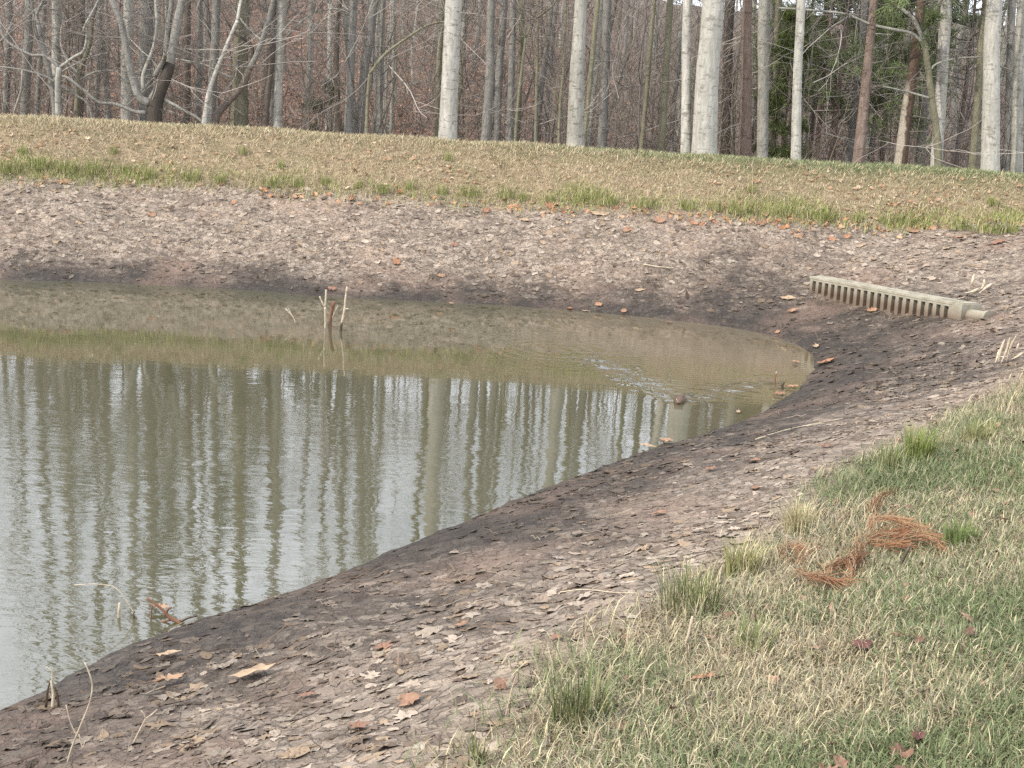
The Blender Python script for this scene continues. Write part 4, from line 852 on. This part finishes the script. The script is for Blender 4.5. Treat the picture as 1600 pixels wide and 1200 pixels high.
dr = thing('slotted_drain', (A[0], A[1], tz(A[0], A[1]) - .03), 'pale grey slotted drain box half buried in mud by the pond tip', 'drain')
dr.rotation_euler = (0, -math.atan(slope), rzd)
hD = 23 * np.linalg.norm(A - CAMP) / F; nS = 20; Lb = Ld - .19; wD = .30
mb = MB(); mb.box((Lb / 2, wD / 2 - .02, hD - .015), (Lb + .02, wD, .03)); mb.box((Lb / 2, .002, hD - .045), (Lb, .028, .03)); mb.box((Lb / 2, wD * .5, hD + .004), (Lb, .10, .012)); mb.build('lid', M_CONC, dr)
mb = MB(); mb.box((Lb / 2, wD - .05, hD / 2 - .08), (Lb, .03, hD + .08)); mb.build('back_panel', M_CONC, dr)
mb = MB(); mb.box((Lb / 2, .062, hD / 2 - .085), (Lb - .03, .02, hD + .06)); mb.build('inner_panel', M_CONC, dr)
for i in range(nS + 1):
    mb = MB(); x = .02 + (Lb - .04) * i / nS
    mb.box((x, .05, (hD - .06) / 2 - .1), (.062, .12, hD - .06 + .2)); mb.build('slat', M_CONC, dr)
mb = MB(); mb.box((Lb + .105, wD / 2 - .02, hD / 2 - .08), (.17, wD + .02, hD + .15)); mb.box((Lb + .105, wD / 2 - .02, hD + .0), (.14, wD - .03, .02)); mb.build('end_block', M_CONC, dr)
mb = MB(); th = np.linspace(0, 2 * np.pi, 17)[:-1]
mb.tube([(Lb + .19, .12, .075), (Lb + .46, .12, .085)], .08, 18); mb.tube([(Lb + .455, .12, .085), (Lb + .50, .12, .087)], .092, 18); mb.build('outlet_pipe', M_CONC, dr, smooth_=False)

# broken reeds in the water
M_STICK = NM('dry_stick', .8, .2); nA = M_STICK.noise(25, 4, .6); M_STICK.color(M_STICK.mix(M_STICK.ramp(nA, [(.35, 0), (.65, 1)]), (.54, .46, .34), (.32, .26, .19))); M_STICK = M_STICK.m
M_WETST = NM('wet_stick', .4, .4); nA = M_WETST.noise(25, 4, .6); M_WETST.color(M_WETST.mix(nA, (.035, .028, .018), (.09, .065, .04))); M_WETST = M_WETST.m
M_RUST = NM('brown_stick', .85, .2); nA = M_RUST.noise(25, 4, .6); M_RUST.color(M_RUST.mix(nA, (.10, .05, .03), (.24, .13, .08))); M_RUST = M_RUST.m
def sticks(name, label, foot_px, parts, cat='stick', group=None, z0=0.0, drift=.0):
    b = on_plane(*foot_px) if z0 == 0 else ground(*foot_px); root = thing(name, b, label, cat, group)
    for (pn, pts, w0, w1, mat) in parts:
        P_ = np.array([at_depth(x, y, b[1] + drift * k) - b for k, (x, y) in enumerate(pts)]); mb = MB(); P2 = bend(P_, 3); mb.tube(P2, np.linspace(w0, w1, len(P2)) * np.linalg.norm(b - CAMP) / F / 2, 7); mb.build(pn, mat, root, smooth_=True)
    return root
q = lambda *a: [(430 + x * .15, 430 + y * .15) for x, y in a]
sticks('broken_reed', 'pale forked broken reed in the water left of the brown stub', (507, 513), [('stem', q((520, 600), (522, 480), (520, 400), (520, 330)), 2.6, 3.4, M_STICK), ('fork', q((518, 330), (527, 240), (530, 150)), 3.2, 3.0, M_STICK), ('fork', q((514, 330), (488, 280), (462, 220)), 2.6, 1.8, M_STICK)])
sticks('reed_stub', 'brown dark based reed stub with a slanting pale shoot', (516, 511), [('stem', q((575, 600), (572, 480), (590, 360), (615, 280)), 5.5, 5.5, M_RUST), ('base', q((566, 590), (570, 500), (582, 420)), 6.2, 5.0, M_WETST), ('shoot', q((570, 500), (605, 415), (630, 365), (655, 320)), 2.4, 2.2, M_STICK)])
sticks('broken_stake', 'tallest pale stake in the water with a black wet base', (533, 517), [('base', q((682, 640), (684, 560), (690, 495)), 5.0, 4.2, M_WETST), ('stem', q((690, 500), (706, 440), (722, 350), (730, 260), (748, 120)), 3.8, 3.0, M_STICK), ('knot', q((722, 355), (745, 352), (765, 345)), 2.4, 1.4, M_STICK)])
sticks('broken_reed', 'small slanting pale reed tip left of the forked reed', (456, 507), [('stem', q((212, 500), (190, 440), (172, 415), (105, 345)), 1.6, 2.2, M_STICK), ('fork', q((176, 418), (150, 370), (140, 345)), 1.4, 1.0, M_STICK)])
sticks('upright_twig', 'short dark twig standing at the water edge near the pond tip', (1212, 603), [('stem', [(1212, 606), (1211, 592), (1213, 583)], 2.4, 2.2, M_RUST), ('tip', [(1213, 583.5), (1213.5, 581)], 2.6, 2.4, M_STICK)])
sticks('wet_stub', 'dark wet stub on the shore beside the salmon leaf', (1223, 608), [('stem', [(1223, 611), (1222, 602), (1225, 597)], 5, 4, M_WETST)])
# debris at the near waterline
q = lambda *a: [(x * .35, 860 + y * .35) for x, y in a]
sticks('driftwood_branch', 'dark red brown broken branch in debris at the near waterline', (262, 972), [('stem', q((820, 330), (760, 300), (720, 260), (655, 210)), 7, 3, M_RUST), ('twig', q((735, 290), (750, 262), (765, 255)), 5, 3, M_RUST), ('twig', q((760, 310), (700, 325), (640, 330), (570, 345)), 3.5, 2, M_RUST), ('twig', q((800, 320), (840, 300), (880, 292)), 5, 3, M_DARK if False else M_WETST)], 'branch')
sticks('bent_reed', 'arched tan dead reed bending over water by driftwood branch', (212, 966), [('stem', q((610, 300), (575, 240), (540, 190), (500, 160), (420, 150), (330, 155)), 1.7, 1.1, M_STICK), ('stalk', q((535, 340), (530, 290), (535, 235)), 5, 4, M_STICK), ('stalk', q((600, 330), (597, 290), (600, 270)), 3, 2, M_WETST), ('stalk', q((672, 330), (675, 280), (680, 245)), 2.4, 2, M_RUST)], 'reed')
sticks('rotten_stump', 'small jagged grey brown stump on mud at lower left', (80, 1106), [('stem', q((235, 710), (238, 640), (228, 580)), 6, 3, M_STICK), ('splinter', q((205, 700), (212, 630), (225, 580)), 4, 2, M_WETST), ('splinter', q((262, 700), (255, 640), (240, 600)), 4, 2, M_WETST), ('splinter', q((232, 600), (232, 540), (205, 520)), 2.4, 1.4, M_STICK)], 'stump', z0=1)
sticks('dead_weed', 'tall thin bent pale stem rising from mud at the bottom left', (108, 1190), [('stem', q((295, 970), (320, 880), (360, 780), (400, 680), (412, 600), (395, 540), (378, 500)), 2.6, 1.9, M_STICK), ('shoot', q((345, 830), (315, 770), (295, 690)), 1.6, 1.2, M_STICK), ('shoot', q((352, 820), (368, 880), (380, 850)), 1.6, 1.2, M_STICK)], 'dead weed', z0=1)
sticks('forked_twig', 'small pale forked twig standing on mud right of the tall bent stem', (207, 1162), [('stem', q((592, 868), (620, 810), (650, 750)), 2.8, 2.2, M_STICK), ('fork', q((650, 750), (640, 725), (628, 715)), 2.0, 1.2, M_STICK), ('fork', q((650, 752), (680, 730), (702, 710)), 2.2, 1.4, M_STICK)], 'twig', z0=1)
sticks('black_stick', 'short black stick poking out of the rusty pine straw', (1402, 893), [('stem', [(1400, 896), (1410, 876), (1422, 853)], 5.5, 4.5, M_WETST), ('tip', [(1421.5, 854), (1423.5, 850)], 4.8, 3.2, M_RUST)], 'stick', z0=1)
sticks('pale_stick', 'pale grey stick at the lawn edge beside the tall tuft', (1068, 1012), [('stem', [(1066, 1018), (1075, 995), (1081, 968)], 4, 5, M_STICK), ('tip', [(1081, 969), (1082, 963)], 5, 3.5, M_STICK)], 'stick', z0=1)
def lying(name, label, pts, w, mat, lift=.02, cat='stick'):
    g = np.array([ground(x, y) for x, y in pts]); b = g[0].copy(); g[:, 2] += lift; root = thing(name, b, label, cat)
    P_ = bend(g - b, 4); mb = MB(); d = np.linalg.norm(b - CAMP) / F / 2; mb.tube(P_, np.linspace(w, w * .5, len(P_)) * d, 7); mb.build('stem', mat, root, smooth_=True)
    k = len(P_) // 2; mb = MB(); mb.tube([P_[k], P_[k] + (P_[-1] - P_[0]) * .15 + np.array([.02, -.05, .01]), P_[k] + (P_[-1] - P_[0]) * .3 + np.array([.02, -.10, .0])], np.array([w * .5, w * .4, w * .25]) * d, 6); mb.build('side_twig', mat, root, smooth_=True)
    return root
lying('fallen_twig', 'long pale twig lying flat on near mud beside the lawn edge', [(875, 931), (915, 927), (960, 932), (1000, 932)], 2.4, M_STICK)
lying('fallen_twig', 'slim tan straw lying along the mud slope near muskrat', [(1180, 690), (1225, 676), (1280, 664), (1330, 655)], 2, M_STICK)
lying('fallen_twig', 'thin tan stalk on far mud left of the drain', [(1005, 416), (1030, 420), (1055, 422)], 2.5, M_STICK, .03)
# dry stalk clumps by the right edge
def stalks(label, foot, tips, w=3.5):
    b = ground(*foot); root = thing('dry_stalks', b, label, 'dry stalks'); mb = MB()
    for (x0, y0, x1, y1) in tips:
        a = at_depth(x0, y0, b[1] + rng.uniform(-.06, .06)) - b; c_ = at_depth(x1, y1, b[1] + rng.uniform(-.1, .1)) - b; mb2 = MB()
        mb2.tube(bend([a, (a + c_) / 2 + rng.normal(0, .015, 3), c_], 4), np.array([.5, .55, .7, .9, 1, 1.1, 1.1, .8, .2]) * w * np.linalg.norm(b - CAMP) / F / 2, 6); mb2.build('stalk', M_STICK, root, smooth_=True)
stalks('cluster of upright tan dry stalks on the mud by the right edge', (1570, 565), [(1560, 566, 1570, 530), (1564, 568, 1578, 527), (1572, 568, 1588, 524), (1576, 566, 1592, 536), (1555, 567, 1562, 545), (1580, 562, 1600, 550)])
stalks('low tan dry stalks lying just above the drain end', (1530, 456), [(1508, 458, 1530, 450), (1515, 448, 1522, 428), (1530, 458, 1552, 442), (1533, 452, 1538, 436), (1520, 460, 1548, 455)], 4)
# pine straw: rusty bunches
M_STRAW = tint_mat('rusty_needles', .8, .2, 0)
b = ground(1340, 885); root = thing('pine_straw', b, 'rusty orange clump of dead pine needles sprawled on the lawn', 'pine straw')
q = lambda *a: [(1180 + x * .2, 748 + y * .2) for x, y in a]
for pts, wd in ((q((580, 880), (585, 770), (700, 720), (800, 660), (900, 590), (1050, 590), (1150, 550)), 26), (q((790, 640), (830, 570), (960, 530), (1080, 500), (1150, 480)), 20), (q((900, 600), (1030, 600), (1130, 560), (1250, 540), (1350, 540), (1440, 600)), 22), (q((920, 470), (930, 410), (1080, 415), (1180, 440), (1280, 435)), 16),
                (q((895, 340), (930, 270), (1000, 200), (1090, 130)), 18), (q((210, 690), (240, 620), (340, 640), (370, 690)), 26), (q((290, 780), (340, 830), (430, 870), (520, 880), (620, 890), (700, 850)), 26), (q((740, 850), (760, 740), (800, 670)), 16), (q((560, 890), (575, 800), (640, 760), (760, 730)), 16)):
    g = np.array([ground(x, y) for x, y in pts]); g[:, 2] += .035 + .03 * np.sin(np.linspace(0, 3.1, len(g))); ce = bend(g - b, 8); n_ = 150
    t = rng.random(n_) * (len(ce) - 1); i0 = np.minimum(t.astype(int), len(ce) - 2); fr = (t - i0)[:, None]; s_ = ce[i0] * (1 - fr) + ce[i0 + 1] * fr; tg = ce[i0 + 1] - ce[i0]; tg /= np.linalg.norm(tg, axis=1, keepdims=True) + 1e-9
    d = np.linalg.norm(b - CAMP) / F; s_ = s_ + rng.normal(0, wd * d * .26, (n_, 3)) * np.array([1, 1, .45]); dr_ = tg + rng.normal(0, .26, (n_, 3)) * np.array([1, 1, .5]); ln = rng.uniform(.06, .15, n_)[:, None]
    P_ = np.stack([s_, s_ + dr_ * ln * .5, s_ + dr_ * ln + np.array([0, 0, -.012])], 1); V, Q = tubes(P_, np.full((n_, 3), .0013), 3)
    mb = MB(); mb.add(V, Q, col=np.repeat(np.array([[.25, .12, .06], [.30, .17, .09], [.16, .075, .045], [.29, .19, .115]])[rng.integers(0, 4, n_)], 9, 0)); mb.build('needle_bunch', M_STRAW, root)
# muskrat
M_FUR = NM('wet_fur', .45, .4); nA = M_FUR.noise(90, 4, .7, M_FUR.coord((1, .25, 1))); M_FUR.color(M_FUR.mix(nA, (.045, .028, .018), (.15, .095, .06))); M_FUR.bump(nA, .004, .8); M_FUR = M_FUR.m
hd = -ax; rz = math.atan2(hd[1], hd[0]) - math.pi / 2
mk = thing('muskrat', (musk[0], musk[1], 0), 'small brown muskrat swimming toward the near shore ahead of its V shaped wake', 'muskrat'); mk.rotation_euler = (0, 0, rz)
prof = [(.075, .008, .006, .008), (.070, .022, .020, .012), (.055, .033, .030, .016), (.035, .043, .040, .020), (.010, .046, .044, .022), (-.02, .042, .040, .016), (-.06, .055, .046, .004), (-.12, .066, .052, -.008), (-.18, .062, .048, -.014), (-.23, .040, .032, -.018), (-.25, .012, .012, -.018), (-.28, .007, .010, -.012), (-.36, .005, .009, -.006), (-.46, .003, .005, -.004)]
th = np.arange(16) / 16 * 2 * np.pi
V = np.concatenate([np.stack([rx * np.cos(th), np.full(16, y), zc + rz_ * np.sin(th)], 1) for (y, rx, rz_, zc) in prof]); i = np.arange(len(prof) - 1)[:, None]; j = np.arange(16)[None]
Qd = np.stack([i * 16 + j, i * 16 + (j + 1) % 16, (i + 1) * 16 + (j + 1) % 16, (i + 1) * 16 + j], -1).reshape(-1, 4)
mb = MB(); mb.add(V * 1.15, Qd, np.array([np.arange(16), np.arange(16)[::-1] + 16 * (len(prof) - 1)])); mb.build('body', M_FUR, mk, smooth_=True)
def ball(mb, c, r):
    u = np.linspace(-1, 1, 7) * .999; P_ = [(c[0], c[1], c[2] + r[2] * t) for t in u]
    Vb = np.concatenate([np.stack([c[0] + r[0] * np.sqrt(1 - t * t) * np.cos(th), c[1] + r[1] * np.sqrt(1 - t * t) * np.sin(th), np.full(16, c[2] + r[2] * t)], 1) for t in u]); ii = np.arange(6)[:, None]
    mb.add(Vb, np.stack([ii * 16 + j, ii * 16 + (j + 1) % 16, (ii + 1) * 16 + (j + 1) % 16, (ii + 1) * 16 + j], -1).reshape(-1, 4))
M_EYE = NM('dark_eye', .1, .6).color((.01, .008, .006)).m
for sx in (-1, 1):
    mb = MB(); ball(mb, (sx * .034, .0, .066), (.012, .006, .012)); mb.build('ear', M_FUR, mk, smooth_=True)
    mb = MB(); ball(mb, (sx * .030, .058, .042), (.006, .006, .006)); mb.build('eye', M_EYE, mk, smooth_=True)
